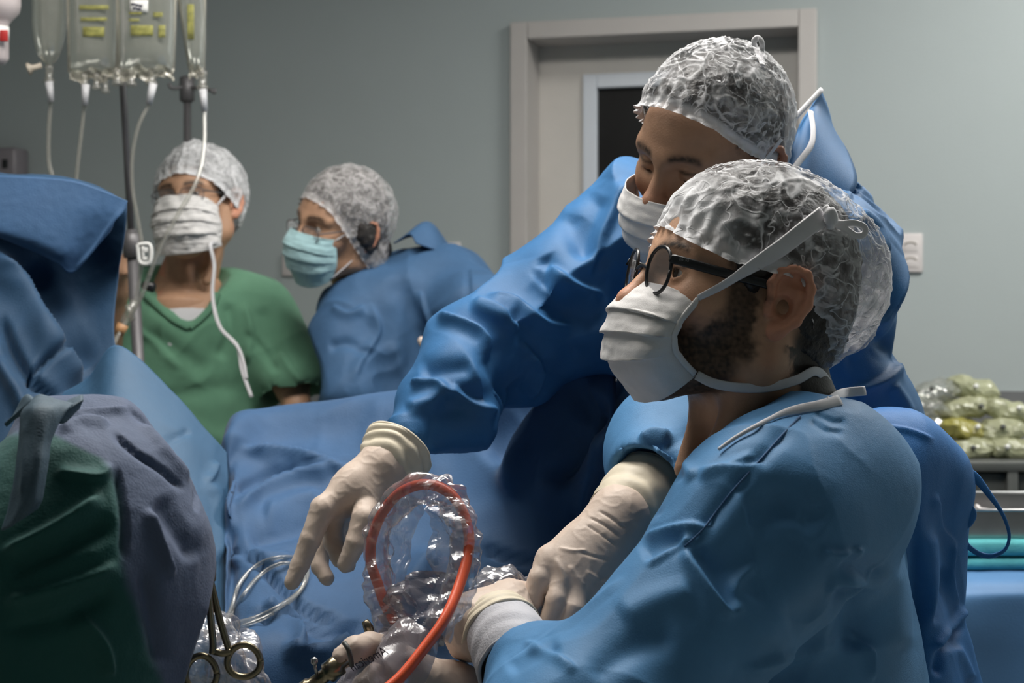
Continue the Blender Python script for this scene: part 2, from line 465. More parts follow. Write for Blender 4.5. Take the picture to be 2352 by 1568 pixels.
# ================================================================== materials of the place
M = {}
M['wall'] = solid('wall_paint', (0.385, 0.43, 0.432), 0.55, vary=0.03, scale=1.5, bump=0.0006, bscale=120, spec=0.4)
M['wainscot'] = solid('wainscot_grey', (0.16, 0.165, 0.17), 0.5, vary=0.05)
M['trim'] = solid('door_trim_paint', (0.50, 0.47, 0.45), 0.45, vary=0.03)
M['leaf'] = solid('door_leaf_laminate', (0.62, 0.59, 0.55), 0.45, vary=0.03)
M['winframe'] = solid('window_frame_white', (0.66, 0.70, 0.76), 0.4, vary=0.02)
M['darkglass'] = solid('dark_door_glass', (0.012, 0.012, 0.012), 0.35, vary=0.2, spec=0.15)
M['floor'] = solid('floor_vinyl', (0.30, 0.31, 0.29), 0.4, vary=0.1, scale=9)
M['ceiling'] = solid('ceiling_paint', (0.7, 0.7, 0.68), 0.7, vary=0.02)
M['plate'] = solid('outlet_plastic', (0.62, 0.58, 0.57), 0.45, vary=0.02)
M['slot'] = solid('outlet_slot', (0.22, 0.2, 0.16), 0.6)
M['steel'] = solid('stainless_steel', (0.42, 0.42, 0.42), 0.32, 1.0, vary=0.08, scale=20)
M['pole'] = solid('pole_steel', (0.13, 0.125, 0.13), 0.45, 0.4, vary=0.08, scale=20)
M['darkmetal'] = solid('dark_cart_metal', (0.09, 0.095, 0.09), 0.5, 0.3, vary=0.08)
M['brass'] = solid('tarnished_steel', (0.26, 0.22, 0.15), 0.28, 1.0, vary=0.15, scale=40)
M['white'] = solid('white_plastic', (0.72, 0.72, 0.70), 0.4, vary=0.02)
M['black'] = solid('black_acetate', (0.012, 0.012, 0.014), 0.3, vary=0.1)
M['red'] = solid('red_print', (0.45, 0.03, 0.03), 0.4)
M['yellow'] = solid('yellow_print', (0.34, 0.33, 0.08), 0.6, vary=0.35, scale=90, alpha=.6)
M['gown'] = solid('gown_nonwoven_bright', (0.038, 0.142, 0.320), 0.55, vary=0.10, scale=14, bump=0.0003, bscale=700, spec=0.25)
M['gown2'] = solid('gown_nonwoven_pale', (0.085, 0.235, 0.45), 0.55, vary=0.10, scale=14, bump=0.0003, bscale=700, spec=0.25)
M['gown3'] = solid('gown_nonwoven_dull', (0.046, 0.105, 0.205), 0.6, vary=0.10, scale=14, bump=0.0003, bscale=700, spec=0.22)
M['gownflap'] = solid('gown_nonwoven_deep', (0.026, 0.15, 0.41), 0.55, vary=0.10, scale=14, bump=0.0003, bscale=700, spec=0.25)
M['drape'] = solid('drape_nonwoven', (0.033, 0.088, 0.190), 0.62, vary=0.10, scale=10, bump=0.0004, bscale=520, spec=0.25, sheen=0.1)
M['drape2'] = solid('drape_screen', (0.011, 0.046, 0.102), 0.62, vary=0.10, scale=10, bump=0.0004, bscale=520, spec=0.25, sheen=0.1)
M['drapemix'] = solid('drape_two_tone', (1, 1, 1), 0.65, vary=0.06, scale=12, bump=0.0005, bscale=420, spec=0.2, sheen=0.1, vcol=True)
M['strip'] = solid('drape_tail_green', (0.055, 0.10, 0.14), 0.65, vary=0.08, scale=30, bump=0.0004, bscale=520)
M['scrub'] = solid('green_scrub_cotton', (0.115, 0.255, 0.165), 0.8, vary=0.12, scale=10, bump=0.0005, bscale=500, spec=0.15, sheen=0.15)
M['tee'] = solid('white_cotton', (0.55, 0.55, 0.57), 0.8, vary=0.04)
M['trouser'] = solid('scrub_trousers', (0.05, 0.11, 0.2), 0.8, vary=0.08)
M['shoe'] = solid('shoe_rubber', (0.05, 0.05, 0.06), 0.5)
M['bind'] = solid('white_binding_tape', (0.68, 0.67, 0.70), 0.6, vary=0.04, scale=40)
M['mask'] = solid('white_mask_nonwoven', (0.74, 0.72, 0.71), 0.7, vary=0.03, scale=30, bump=0.00025, bscale=900, spec=0.2, sheen=0.1)
M['maskblue'] = solid('pale_blue_mask_nonwoven', (0.36, 0.55, 0.58), 0.7, vary=0.05, scale=30, bump=0.00025, bscale=900, spec=0.2, sheen=0.1)
M['tie'] = solid('mask_tie_tape', (0.66, 0.65, 0.67), 0.65, vary=0.05, scale=60)
M['cuff'] = solid('knit_cuff_white', (0.56, 0.56, 0.60), 0.85, vary=0.05, scale=40, bump=0.0006, bscale=380)
M['latex'] = solid('latex_glove', (0.62, 0.50, 0.42), 0.5, vary=0.07, scale=30, bump=0.0002, bscale=260, spec=0.35)
M['latex2'] = solid('latex_cuff', (0.72, 0.64, 0.50), 0.5, vary=0.06, scale=30, bump=0.0002, bscale=260, spec=0.35)
M['skin'] = solid('skin', (1, 1, 1), 0.5, vary=0.10, scale=70, bump=0.0003, bscale=420, spec=0.35, vcol=True)
M['hair'] = solid('dark_hair', (0.018, 0.014, 0.012), 0.5, vary=0.3, scale=60, bump=0.002, bscale=160)
M['eye'] = solid('eyeball', (1, 1, 1), 0.12, vary=0.02, vcol=True)
M['lens'] = film('spectacle_lens', (0.90, 0.90, 0.92), 0.10, 0.45, 0.05, 0.05)
M['cap'] = cap_fabric('bouffant_nonwoven')
M['cap2'] = cap_fabric('bouffant_nonwoven_dense', 0.42, 0.95)
M['cap3'] = cap_fabric('bouffant_nonwoven_grey', 0.20, 0.85, rgb=(0.52, 0.50, 0.50))
M['film'] = film('clear_plastic_film', (0.95, 0.94, 0.95), 0.13, 0.6, 0.20, 0.26, (0.56, 0.52, 0.54))
M['milky'] = film('milky_plastic_film', (0.92, 0.90, 0.92), 0.10, 0.5, 0.2, 0.72, (0.33, 0.295, 0.32))
M['film2'] = film('bag_film', (0.90, 0.91, 0.88), 0.10, 0.6, 0.15, 0.20, (0.62, 0.63, 0.56))
M['film3'] = film('yellowish_bag_film', (0.80, 0.82, 0.66), 0.06, 0.25, 0.3, 0.62, (0.46, 0.47, 0.30))
M['film4'] = film('yellow_bag_film', (0.80, 0.78, 0.40), 0.06, 0.25, 0.3, 0.70, (0.36, 0.33, 0.08))
M['tube'] = film('clear_tubing', (0.88, 0.88, 0.86), 0.06, 0.35, 0.25, 0.22, (0.50, 0.48, 0.43))
M['seamfilm'] = film('cream_seam_film', (0.92, 0.90, 0.85), 0.10, 0.5, 0.2, 0.55, (0.66, 0.63, 0.54))
M['spike'] = solid('spike_plastic', (0.50, 0.50, 0.52), 0.45, vary=0.04)
M['cable'] = solid('orange_light_cable', (0.90, 0.13, 0.05), 0.35, vary=0.06, scale=30)
M['slope'] = solid('drape_light_blue', (0.029, 0.092, 0.178), 0.62, vary=0.08, scale=8, bump=0.0004, bscale=400)
M['teal'] = solid('teal_towel', (0.10, 0.45, 0.48), 0.8, vary=0.12, scale=20, bump=0.0008, bscale=200)
M['tablecloth'] = solid('table_cover_blue', (0.07, 0.18, 0.36), 0.6, vary=0.08, scale=8, bump=0.0004, bscale=400)
M['beige'] = solid('beige_plastic', (0.50, 0.44, 0.36), 0.5, vary=0.05)
M['print'] = solid('grey_print', (0.22, 0.22, 0.22), 0.5)
M['ink'] = solid('dark_ink', (0.03, 0.03, 0.06), 0.6)
M['seam'] = solid('gown_seam', (0.035, 0.11, 0.25), 0.7)
M['tan'] = solid('tan_fabric', (0.30, 0.26, 0.22), 0.7, vary=0.1)
M['lamp'] = solid('lamp_housing', (0.7, 0.7, 0.7), 0.5)

# ================================================================== the room
tW = nrm((-math.cos(math.radians(14.8)), math.sin(math.radians(14.8)), 0)); nW = np.array([tW[1] * -1, tW[0], 0.0])   # along the back wall to the left; out of the wall
W0 = np.array([(2090 - CX) * 4.7 / F, 4.7, 0.0]); RW = np.stack([tW, nW, np.array([0, 0, 1.0])])
def sw(px):
    q = (px - CX) / F
    return (W0[0] - q * W0[1]) / (q * tW[1] - tW[0])
def WP(s, z, out=0.0): return W0 + s * tW + out * nW + np.array([0, 0, z])
def wz(px, py):
    d = WP(sw(px), 0)[1]; return CZ + (HY - py) * d / F
def wbox(s0, s1, z0, z1, o0, o1, bev=0.0):
    return box(WP((s0 + s1) / 2, (z0 + z1) / 2, (o0 + o1) / 2), (abs(s1 - s0) / 2, abs(o1 - o0) / 2, abs(z1 - z0) / 2), RW, bev)
sL, sR = sw(1185), sw(1868); zT = 2.085; rec = 0.17; fr = 0.042
mk('wall_back', join(wbox(-1.6, sR, 0, CEIL, -0.2, 0), wbox(sL, 4.6, 0, CEIL, -0.2, 0), wbox(sR, sL, zT, CEIL, -0.2, 0)), M['wall'], smooth=False, kind='structure', label='pale grey-green painted back wall of the operating room')
wend = WP(4.6, 0); rend = WP(-1.6, 0)
mk('wall_left', box((wend[0] - 0.1, 2.0, CEIL / 2), (0.1, 4.2, CEIL / 2), None, 0), M['wall'], smooth=False, kind='structure')
mk('wall_right', box((rend[0] + 0.1, 1.2, CEIL / 2), (0.1, 3.4, CEIL / 2), None, 0), M['wall'], smooth=False, kind='structure')
mk('wall_front', box(((wend[0] + rend[0]) / 2, -2.1, CEIL / 2), ((rend[0] - wend[0]) / 2, 0.1, CEIL / 2), None, 0), M['wall'], smooth=False, kind='structure')
mk('floor', box(((wend[0] + rend[0]) / 2, 2.0, -0.05), ((rend[0] - wend[0]) / 2 + 0.2, 4.4, 0.05), None, 0), M['floor'], smooth=False, kind='structure')
mk('ceiling', box(((wend[0] + rend[0]) / 2, 2.0, CEIL + 0.05), ((rend[0] - wend[0]) / 2 + 0.2, 4.4, 0.05), None, 0), M['ceiling'], smooth=False, kind='structure')
mk('trim_1', join(wbox(-1.6, sR, 0, 0.975, 0.001, 0.016), wbox(sL, 4.6, 0, 0.975, 0.001, 0.016)), M['wainscot'], smooth=False, kind='structure', label='dark grey wainscot band along the foot of the back wall')
# door: frame with a deep reveal, leaf, framed dark pane
dr = thing('door_1', WP((sL + sR) / 2, 0), 'beige hospital door with deep frame and dark glazed pane', None, kind='structure')
fp = 0.03
mk('door_frame', join(wbox(sL - fr, sL + 0.012, 0, zT + 0.012, -rec, fp, 0.004), wbox(sR - 0.012, sR + fr, 0, zT + 0.012, -rec, fp, 0.004), wbox(sR + fr, sL - fr, zT - fr, zT + 0.012, -rec, fp, 0.004)), M['trim'], dr, smooth=False)
lf0, lf1, lz = sR + fr, sL - fr, zT - fr
lo_ = -rec + 0.035
def swo(px, out):     # distance along the wall of a pixel seen on a plane 'out' from the wall
    q = (px - CX) / F; B = W0 + out * nW
    return (B[0] - q * B[1]) / (q * tW[1] - tW[0])
g0, g1 = swo(1372, lo_), swo(1712, lo_); gm = WP(g0, 0, lo_)[1]; gt = CZ + (HY - 203) * gm / F; gb = 1.02; wf = 0.045
leaf = mk('door_leaf', join(wbox(lf0, g1 - wf, 0.01, lz, -rec, lo_), wbox(g0 + wf, lf1, 0.01, lz, -rec, lo_), wbox(g1 - wf, g0 + wf, gt + wf, lz, -rec, lo_), wbox(g1 - wf, g0 + wf, 0.01, gb - wf, -rec, lo_)), M['leaf'], dr, smooth=False)
mk('pane_frame', join(wbox(g0, g0 + wf, gb - wf, gt + wf, -rec, lo_ + 0.012, 0.004), wbox(g1 - wf, g1, gb - wf, gt + wf, -rec, lo_ + 0.012, 0.004), wbox(g1, g0, gt, gt + wf, -rec, lo_ + 0.012, 0.004), wbox(g1, g0, gb - wf, gb, -rec, lo_ + 0.012, 0.004)), M['winframe'], leaf, smooth=False)
mk('pane', wbox(g1, g0, gb, gt, -rec + 0.01, lo_ - 0.012), M['darkglass'], leaf, smooth=False)
hz = 1.03
mk('door_handle', join(sweep(catmull([WP(lf1 - 0.09, hz, lo_), WP(lf1 - 0.09, hz, lo_ + 0.05), WP(lf1 - 0.2, hz, lo_ + 0.05)], 5), 0.009, 8), lathe([(0.026, 0), (0.026, 0.008), (0.02, 0.011)], WP(lf1 - 0.09, hz, lo_), nW, 16)), M['steel'], dr)
# wall plates
def outlet(px0, py0, px1, py1, label, slots):
    s0, s1 = sw(px0), sw(px1); z1, z0 = wz((px0 + px1) / 2, py0), wz((px0 + px1) / 2, py1)
    o = thing('wall_outlet', WP((s0 + s1) / 2, z0), label, 'wall outlet')
    mk('plate', wbox(s0, s1, z0, z1, 0.001, 0.011, 0.004), M['plate'], o)
    for a, b in slots:
        cz = z0 + (z1 - z0) * a; w = abs(s1 - s0) * 0.24; sm = (s0 + s1) / 2
        bz = mk('socket_face', wbox(sm - w * 1.3, sm + w * 1.3, cz - b, cz + b, 0.006, 0.0125, 0.003), M['plate'], o)
        pts = [WP(sm + w * math.cos(t), cz + b * 0.55 * math.sin(t) + b * 0.2, 0.0128) for t in np.linspace(0.15, math.pi - 0.15, 7)]
        mk('slot', sweep(pts, 0.0022, 6), M['slot'], bz)
outlet(2063, 536, 2120, 626, 'double power outlet on the wall right of the standing surgeon', [(0.66, 0.017), (0.27, 0.017)])
outlet(1026, 556, 1060, 606, 'small blank wall plate showing over the leaning nurse\'s back', [(0.5, 0.014)])
outlet(650, 580, 712, 634, 'wall plate half hidden behind the pale blue mask', [(0.5, 0.014)])
# dispenser at the far left
dpx = sw(20)
ds = thing('soap_dispenser', WP(dpx, wz(20, 470)), 'mauve-grey wall dispenser above the raised blue drape', 'dispenser')
zc0, zc1 = wz(20, 480), wz(20, 345)
mk('housing', wbox(sw(-30), sw(68), zc0 + 0.05, zc1, 0.001, 0.09, 0.012), solid('dispenser_grey', (0.22, 0.20, 0.22), 0.4), ds)
mk('nozzle', wbox(sw(5), sw(40), zc0, zc0 + 0.05, 0.02, 0.07, 0.01), M['darkmetal'], ds)
mk('window_slot', wbox(sw(40), sw(52), zc1 - 0.07, zc1 - 0.04, 0.088, 0.093, 0.001), M['black'], ds)
# ceiling luminaires
lm_e, nt_, b_ = _mat('lamp_diffuser'); b_.inputs['Emission Color'].default_value = (1, 0.97, 0.92, 1); b_.inputs['Emission Strength'].default_value = 6.0; b_.inputs['Base Color'].default_value = (0.9, 0.9, 0.9, 1)
LN = ['recessed ceiling light over the operating field', 'recessed ceiling light over the instrument cart', 'dim recessed ceiling light near the left wall']
for k, (x, y, sx, sy, wt, rgb) in enumerate(LUM):
    o = thing('ceiling_light', (x, y, CEIL - 0.04), LN[k], 'ceiling light', 'ceiling lights')
    mk('housing', join(box((x - sx / 2 - 0.02, y, CEIL - 0.02), (0.02, sy / 2 + 0.04, 0.02), None, 0), box((x + sx / 2 + 0.02, y, CEIL - 0.02), (0.02, sy / 2 + 0.04, 0.02), None, 0),
                       box((x, y - sy / 2 - 0.02, CEIL - 0.02), (sx / 2, 0.02, 0.02), None, 0), box((x, y + sy / 2 + 0.02, CEIL - 0.02), (sx / 2, 0.02, 0.02), None, 0)), M['lamp'], o, smooth=False)
    mk('diffuser', box((x, y, CEIL - 0.012), (sx / 2, sy / 2, 0.006), None, 0), lm_e, o, smooth=False)
    ld = bpy.data.lights.new('lamp_light', 'AREA'); ld.shape = 'RECTANGLE'; ld.size = sx; ld.size_y = sy; ld.energy = wt; ld.color = rgb
    lo = bpy.data.objects.new('lamp_light', ld); SC.collection.objects.link(lo); lo.parent = o; lo.location = (0, 0, 0.015)

# ================================================================== people: builders
CAMP = np.array([0, 0, CZ])
class Fr:
    """head frame: origin midway between the ears, f forward, l to the person's left, u up"""
    def __init__(s, O, f, roll=0.0, sc=1.0):
        s.O = np.asarray(O, float); s.f = nrm(f); l = nrm(np.cross((0, 0, 1), s.f)); u = np.cross(s.f, l)
        c, n = math.cos(math.radians(roll)), math.sin(math.radians(roll))
        s.l = l * c + u * n; s.u = u * c - l * n; s.s = sc; s.R = np.stack([s.f, s.l, s.u])
    def w(s, f, l, u): return s.O + s.s * (f * s.f + l * s.l + u * s.u)
    def W(s, A): return s.O + s.s * (np.asarray(A, float) @ s.R)
    def loc(s, V): return ((V - s.O) @ s.R.T) / s.s
    def hp(s, px, py, l):
        """local point with side offset l that is seen at photo pixel (px, py)"""
        d = np.array([(px - CX) / F, 1.0, (HY - py) / F])
        t = (l * s.s - (CAMP - s.O) @ s.l) / (d @ s.l)
        return s.loc((CAMP + t * d)[None])[0]

def head_mesh(fr, h, neck, slim=1.0, chin=0.0, ear=0.0, lid=(.0150, .0043), muscle=True):
    s = fr.s; w = fr.w; R = fr.R
    lo = np.minimum(np.min([w(*c) for c in [(a, b, e) for a in (-.14, .15) for b in (-.11, .11) for e in (-.15, .16)]], 0), np.min([np.asarray(p) - r for p, r in neck], 0)) - 0.005
    hi = np.maximum(np.max([w(*c) for c in [(a, b, e) for a in (-.14, .15) for b in (-.11, .11) for e in (-.15, .16)]], 0), np.max([np.asarray(p) + r for p, r in neck], 0)) + 0.005
    fd = Field(lo, hi, h)
    E = lambda c, r, k=0.0, sub=False: fd.ell(w(*c), np.array(r) * s, R, k * s, sub)
    C = lambda a, b, ra, rb, k=0.0, sub=False: fd.cap(w(*a), w(*b), ra * s, rb * s, k * s, sub)
    E((-.006, 0, .042), (.098, .075, .092)); E((.042, 0, .044), (.053, .060, .055), .02)
    E((.042, 0, -.022 + chin * .5), (.054, .054 * slim, .078 - chin * .4), .03); E((-.045, 0, .0), (.055, .06, .06), .03)
    for g in (-1, 1):
        E((.058, g * .044, -.012), (.026, .021, .022), .025)
        C((.0, g * .056 * slim, -.058), (.074, g * .017, -.100 + chin), .017, .015, .035)
        C((.0, g * .058, -.02), (.0, g * .056 * slim, -.058), .016, .017, .03)
        C((.091, g * .008, .034), (.073, g * .05, .036), .009, .009, .016)
    E((.080, 0, -.099 + chin), (.019, .023, .018), .02); E((.076, 0, -.060), (.030, .030, .030), .02)
    C((.103, -.012, -.060), (.103, .012, -.060), .0065, .0065, .006); C((.101, -.011, -.071), (.101, .011, -.071), .0068, .0068, .006)
    C((.094, 0, .024), (.116, 0, -.016), .0075, .0115, .014); E((.117, 0, -.020), (.0125, .012, .0115), .01)
    for g in (-1, 1):
        E((.106, g * .0135, -.024), (.0115, .008, .009), .008)
        E((.100, g * .033, .016), (.017, .020, .0125), .014, True)
        E((.0765, g * .0315, .0155), (.0145, .0145, .0145), .004)
        E((.0935, g * .0325, lid[0]), (.0125, .0132, lid[1]), .0015, True)
        # ear
        def ep(ef, eu, o=0.0): return (ef * 1.08 - .008 + ear - 0.12 * eu, g * (.0845 - ef * .40 + o), eu * 1.08 + .002)
        RR = np.stack([nrm(fr.f - .42 * g * fr.l), nrm(g * fr.l + .42 * fr.f), fr.u])
        fd.ell(w(*ep(-.004, .002, -.002)), np.array((.0185, .0045, .0305)) * s, RR, .006 * s)
        hx = [(.010, .004), (.013, .016), (.009, .027), (-.002, .0325), (-.013, .029), (-.0195, .017), (-.0205, .002), (-.015, -.014), (-.007, -.023)]
        for i in range(len(hx) - 1):
            C(ep(*hx[i], .0040), ep(*hx[i + 1], .0040), .0042, .0042, .004)
        ah = [(-.006, .020), (-.0115, .010), (-.0115, -.003), (-.006, -.013)]
        for i in range(3): C(ep(*ah[i], .002), ep(*ah[i + 1], .002), .0034, .0034, .004)
        C(ep(.010, -.002, .002), ep(.009, -.010, .002), .0045, .004, .005)
        fd.ell(w(*ep(-.002, -.0255, .001)), np.array((.0085, .0055, .009)) * s, RR, .006 * s)
        fd.ell(w(*ep(-.0005, -.002, .006)), np.array((.0088, .0125, .0120)) * s, RR, .003 * s, True)
        fd.ell(w(*ep(-.0045, .021, .006)), np.array((.0095, .0062, .0065)) * s, RR, .004 * s, True)
    for i in range(len(neck) - 1):
        fd.cap(neck[i][0], neck[i + 1][0], neck[i][1], neck[i + 1][1], .03 * s if i == 0 else .04)
    if muscle: C((-.012, .055, -.05), (.02, .02, -.17), .012, .011, .025); C((-.012, -.055, -.05), (.02, -.02, -.17), .012, .011, .025)
    return fd.mesh(2)

SKIN = np.array([0.45, 0.262, 0.165])
def skin_cols(fr, V, tone=1.0, beard=0.0, brow=1.0, hairline=True, hl=0.0):
    L = fr.loc(V); f, l, u = L[:, 0], np.abs(L[:, 1]), L[:, 2]
    c = np.tile(SKIN * tone, (len(V), 1))
    red = np.exp(-((f - .115) / .02) ** 2 - (l / .022) ** 2 - ((u + .02) / .02) ** 2) + 0.8 * np.exp(-((f - .07) / .03) ** 2 - ((l - .045) / .02) ** 2 - ((u + .022) / .018) ** 2) + 0.9 * sstep(.078, .086, l) * sstep(.05, .03, np.abs(f)) 
    c *= (1 + np.outer(np.clip(red, 0, 1), [0.14, -0.13, -0.12]))
    lip = np.exp(-((u + .0655) / .0085) ** 2 - (l / .02) ** 4) * sstep(.09, .1, f); c = c * (1 - lip[:, None]) + lip[:, None] * np.array([.33, .12, .10]) * tone
    n = fbm(L * 90, 3, 4); n2 = perlin(L * 260, 8)
    dark = np.array([0.026, 0.018, 0.013])
    bl = .0375 + .004 * np.sin((l - .012) / .04 * math.pi) - .08 * np.maximum(l - .042, 0)
    m = np.exp(-((u - bl) / .0052) ** 2) * sstep(.009, .017, l) * sstep(.056, .048, l) * sstep(.05, .07, f) * np.clip(.95 + .5 * n2, 0, 1) * brow
    lid = np.exp(-((u - .0205) / .0022) ** 2) * sstep(.018, .022, l) * sstep(.048, .043, l) * sstep(.07, .078, f) * .8
    k = np.maximum(m, lid)
    if beard > 0:
        line = -.042 + .62 * np.clip(.065 - f, 0, .05) * 1.35     # upper edge of the beard on the cheek
        b = sstep(-.012, .014, line + .010 - u + .008 * n) * sstep(.012, .032, f - .28 * np.maximum(u + .06, -.02) * 0) * sstep(-.150, -.105, u + .012 * n) * sstep(.075, .068, np.abs(l) * 0)
        sd = sstep(.008, .020, f + .006 * n) * sstep(.052, .040, f) * sstep(-.07, -.05, u) * sstep(.045, .055, l)   # sideburn
        b = np.maximum(b, sd * .95); b = np.maximum(b, np.exp(-((u + .045) / .01) ** 2) * sstep(.085, .095, f) * sstep(.035, .028, l))
        k = np.maximum(k, np.clip(b * beard * (.88 + .16 * n2 + .06 * n), 0, .97))
    if hairline:   # hair roots at the temples, round the ears and at the nape
        q = .75 * f - .66 * u
        hr = sstep(.018, .004, q + .008 * n + hl) * sstep(-.105, -.085, u + .02 * n) * sstep(.074, .066, np.where((np.abs(f + .008) < .03) & (u < .04) & (u > -.035), l, 0))
        hr = hr * sstep(.008, -.004, np.where(u < -.03, f + .02, -1))
        k = np.maximum(k, np.clip(hr, 0, 1))
    return c * (1 - k[:, None]) + dark * k[:, None]
def eyes(fr, par, look=(1, 0, 0), iris=(.03, .017, .01)):
    look = nrm(look)
    for g in (-1, 1):
        V, Fc = [], []
        c = np.array([.0765, g * .0315, .0155]); n = 24; m = 14
        up = np.array([0, 0, 1.0]); a = nrm(np.cross(up, look)); b = np.cross(look, a)
        V = []; col = []
        for i in range(m + 1):
            t = math.pi * i / m
            for j in range(n):
                p = 2 * math.pi * j / n; r = .0132
                V.append(c + r * (math.cos(t) * look + math.sin(t) * (math.cos(p) * a + math.sin(p) * b)))
                ang = math.degrees(t)
                col.append((.006, .006, .006) if ang < 10 else (iris if ang < 28 else (.50, .46, .43)))
        mk('eyeball', (fr.W(V), grid_faces(m + 1, n, 0, True)), M['eye'], par, col=np.array(col))
def hair_mesh(fr, par, h=0.004, back=0.0, low=-.075, bun=None, cut=.014, over=False):
    s = fr.s; R = fr.R
    fd = Field(fr.O - .17 * s, fr.O + .2 * s, h)
    fd.ell(fr.w(-.010, 0, .043), np.array((.106, .082, .099)) * s, R)
    fd.ell(fr.w(-.050, 0, -.01), np.array((.055 + back, .062, .062)) * s, R, .03 * s)
    if bun: fd.ell(fr.w(*bun[0]), np.array(bun[1]) * s, R, .02 * s)
    if over:
        for g in (-1, 1): fd.ell(fr.w(-.012, g * .079, -.004), np.array((.036, .020, .050)) * s, R, .02 * s)
    n = nrm(.75 * fr.f - .66 * fr.u)
    Rn = np.stack([n, fr.l, np.cross(n, fr.l)])
    fd.box(fr.O + (cut + .2) * s * n, np.array((.2, .3, .3)) * s, Rn, .004, .006, True)
    fd.box(fr.w(-.05, 0, low - .1), np.array((.2, .3, .1)) * s, R, .004, .01, True)
    for g in (() if over else (-1, 1)): fd.ell(fr.w(.002, g * .085, -.022), np.array((.032, .026, .052)) * s, R, .006, True)
    V, Q = fd.mesh(2); N = normals(V, Q); L = fr.loc(V)
    V = V + N * (.003 * fbm(L * np.array([30, 90, 90]), 3, 5))[:, None]
    return mk('hair', (V, Q), M['hair'], par)
def cap_mesh(fr, par, hem, rE, puff, mat, seed=1, c0=(-.014, 0, .04), NA=260, NT=84, amp=.0036, dense=None, ruff=.004, name='bouffant_cap', gat=0.75, cs=34.0):
    """hem: local points from the forehead round the left side to the nape; puff(alpha, t) -> extra radius factor"""
    hem = np.asarray(hem, float); k = len(hem)
    full = np.vstack([hem, (hem * [1, -1, 1])[1:-1][::-1], hem[:1]])
    cv = catmull(full, 40); L = np.concatenate([[0], np.cumsum(np.linalg.norm(np.diff(cv, axis=0), axis=1))])
    al = np.linspace(0, 1, NA, endpoint=False)
    H = np.stack([np.interp(al, L / L[-1], cv[:, a]) for a in range(3)], 1)
    c0 = np.asarray(c0, float); hd = H - c0; hr = np.linalg.norm(hd, axis=1); hd /= hr[:, None]
    cd = nrm((-.12, 0, 1)); om = np.arccos(np.clip(hd @ cd, -1, 1)); rE = np.asarray(rE, float)
    A = 2 * math.pi * al; tt = np.linspace(0, 1, NT); V = []; den = []
    for t in tt:
        tc = min(t / .955, 1.0)
        d = (np.sin((1 - tc) * om)[:, None] * cd + np.sin(tc * om)[:, None] * hd) / np.sin(om)[:, None]
        d /= np.linalg.norm(d, axis=1)[:, None]
        r = 1 / np.sqrt(((d / rE) ** 2).sum(1)) * (1 + puff(A, tc, d))
        w = sstep(.80, 1.0, np.full(NA, tc)); r = r * (1 - w) + hr * w
        if t > .955:
            q = (t - .955) / .045; r = r + ruff * q * (1.0 + .9 * np.sin(A * 37 + 2 * np.sin(A * 5)))
            d = nrm_rows(d + hd * 0 + np.outer(np.full(NA, q * .055), [0, 0, -1]) * np.sign(1))
        V.append(c0 + d * r[:, None]); den.append(np.full(NA, sstep(.90, .965, tc if t <= .955 else 1.0)))
    V = np.vstack(V); den = np.concatenate(den)
    Q = np.array(grid_faces(NT, NA, 0, True)); N = normals(V, Q)
    if (N * (V - c0)).sum() < 0: Q = Q[:, ::-1]; N = -N
    tl = np.repeat(tt, NA); Al = np.tile(A, NT)
    wq = V + .012 * np.stack([perlin(V * 26, seed + a) for a in range(3)], 1)
    cr = 1 - np.minimum(np.abs(perlin(wq * cs, seed + 5)) * 2.4, 1); cr2 = 1 - np.minimum(np.abs(perlin(wq * cs * 2.2, seed + 7)) * 2.6, 1)
    lines = np.sin(Al * 30 + 3 * perlin(V * 22, seed + 3)) * sstep(gat - .3, gat + .12, tl) * sstep(1.0, .93, tl)
    hgt = amp * (cr ** 2 * .9 + cr2 ** 2 * .4 - .3) + .0016 * lines
    V = V + N * hgt[:, None]
    den = np.maximum(den * .85, np.clip(cr ** 8 * .8 + cr2 ** 10 * .6, 0, .8))
    if dense is not None: den = np.maximum(den, dense(V))
    col = np.stack([den, den, den], 1)
    V = fr.W(V); mk(name, (V, Q), mat, par, col=col)
    return V
def nrm_rows(a): return a / (np.linalg.norm(a, axis=1)[:, None] + 1e-12)
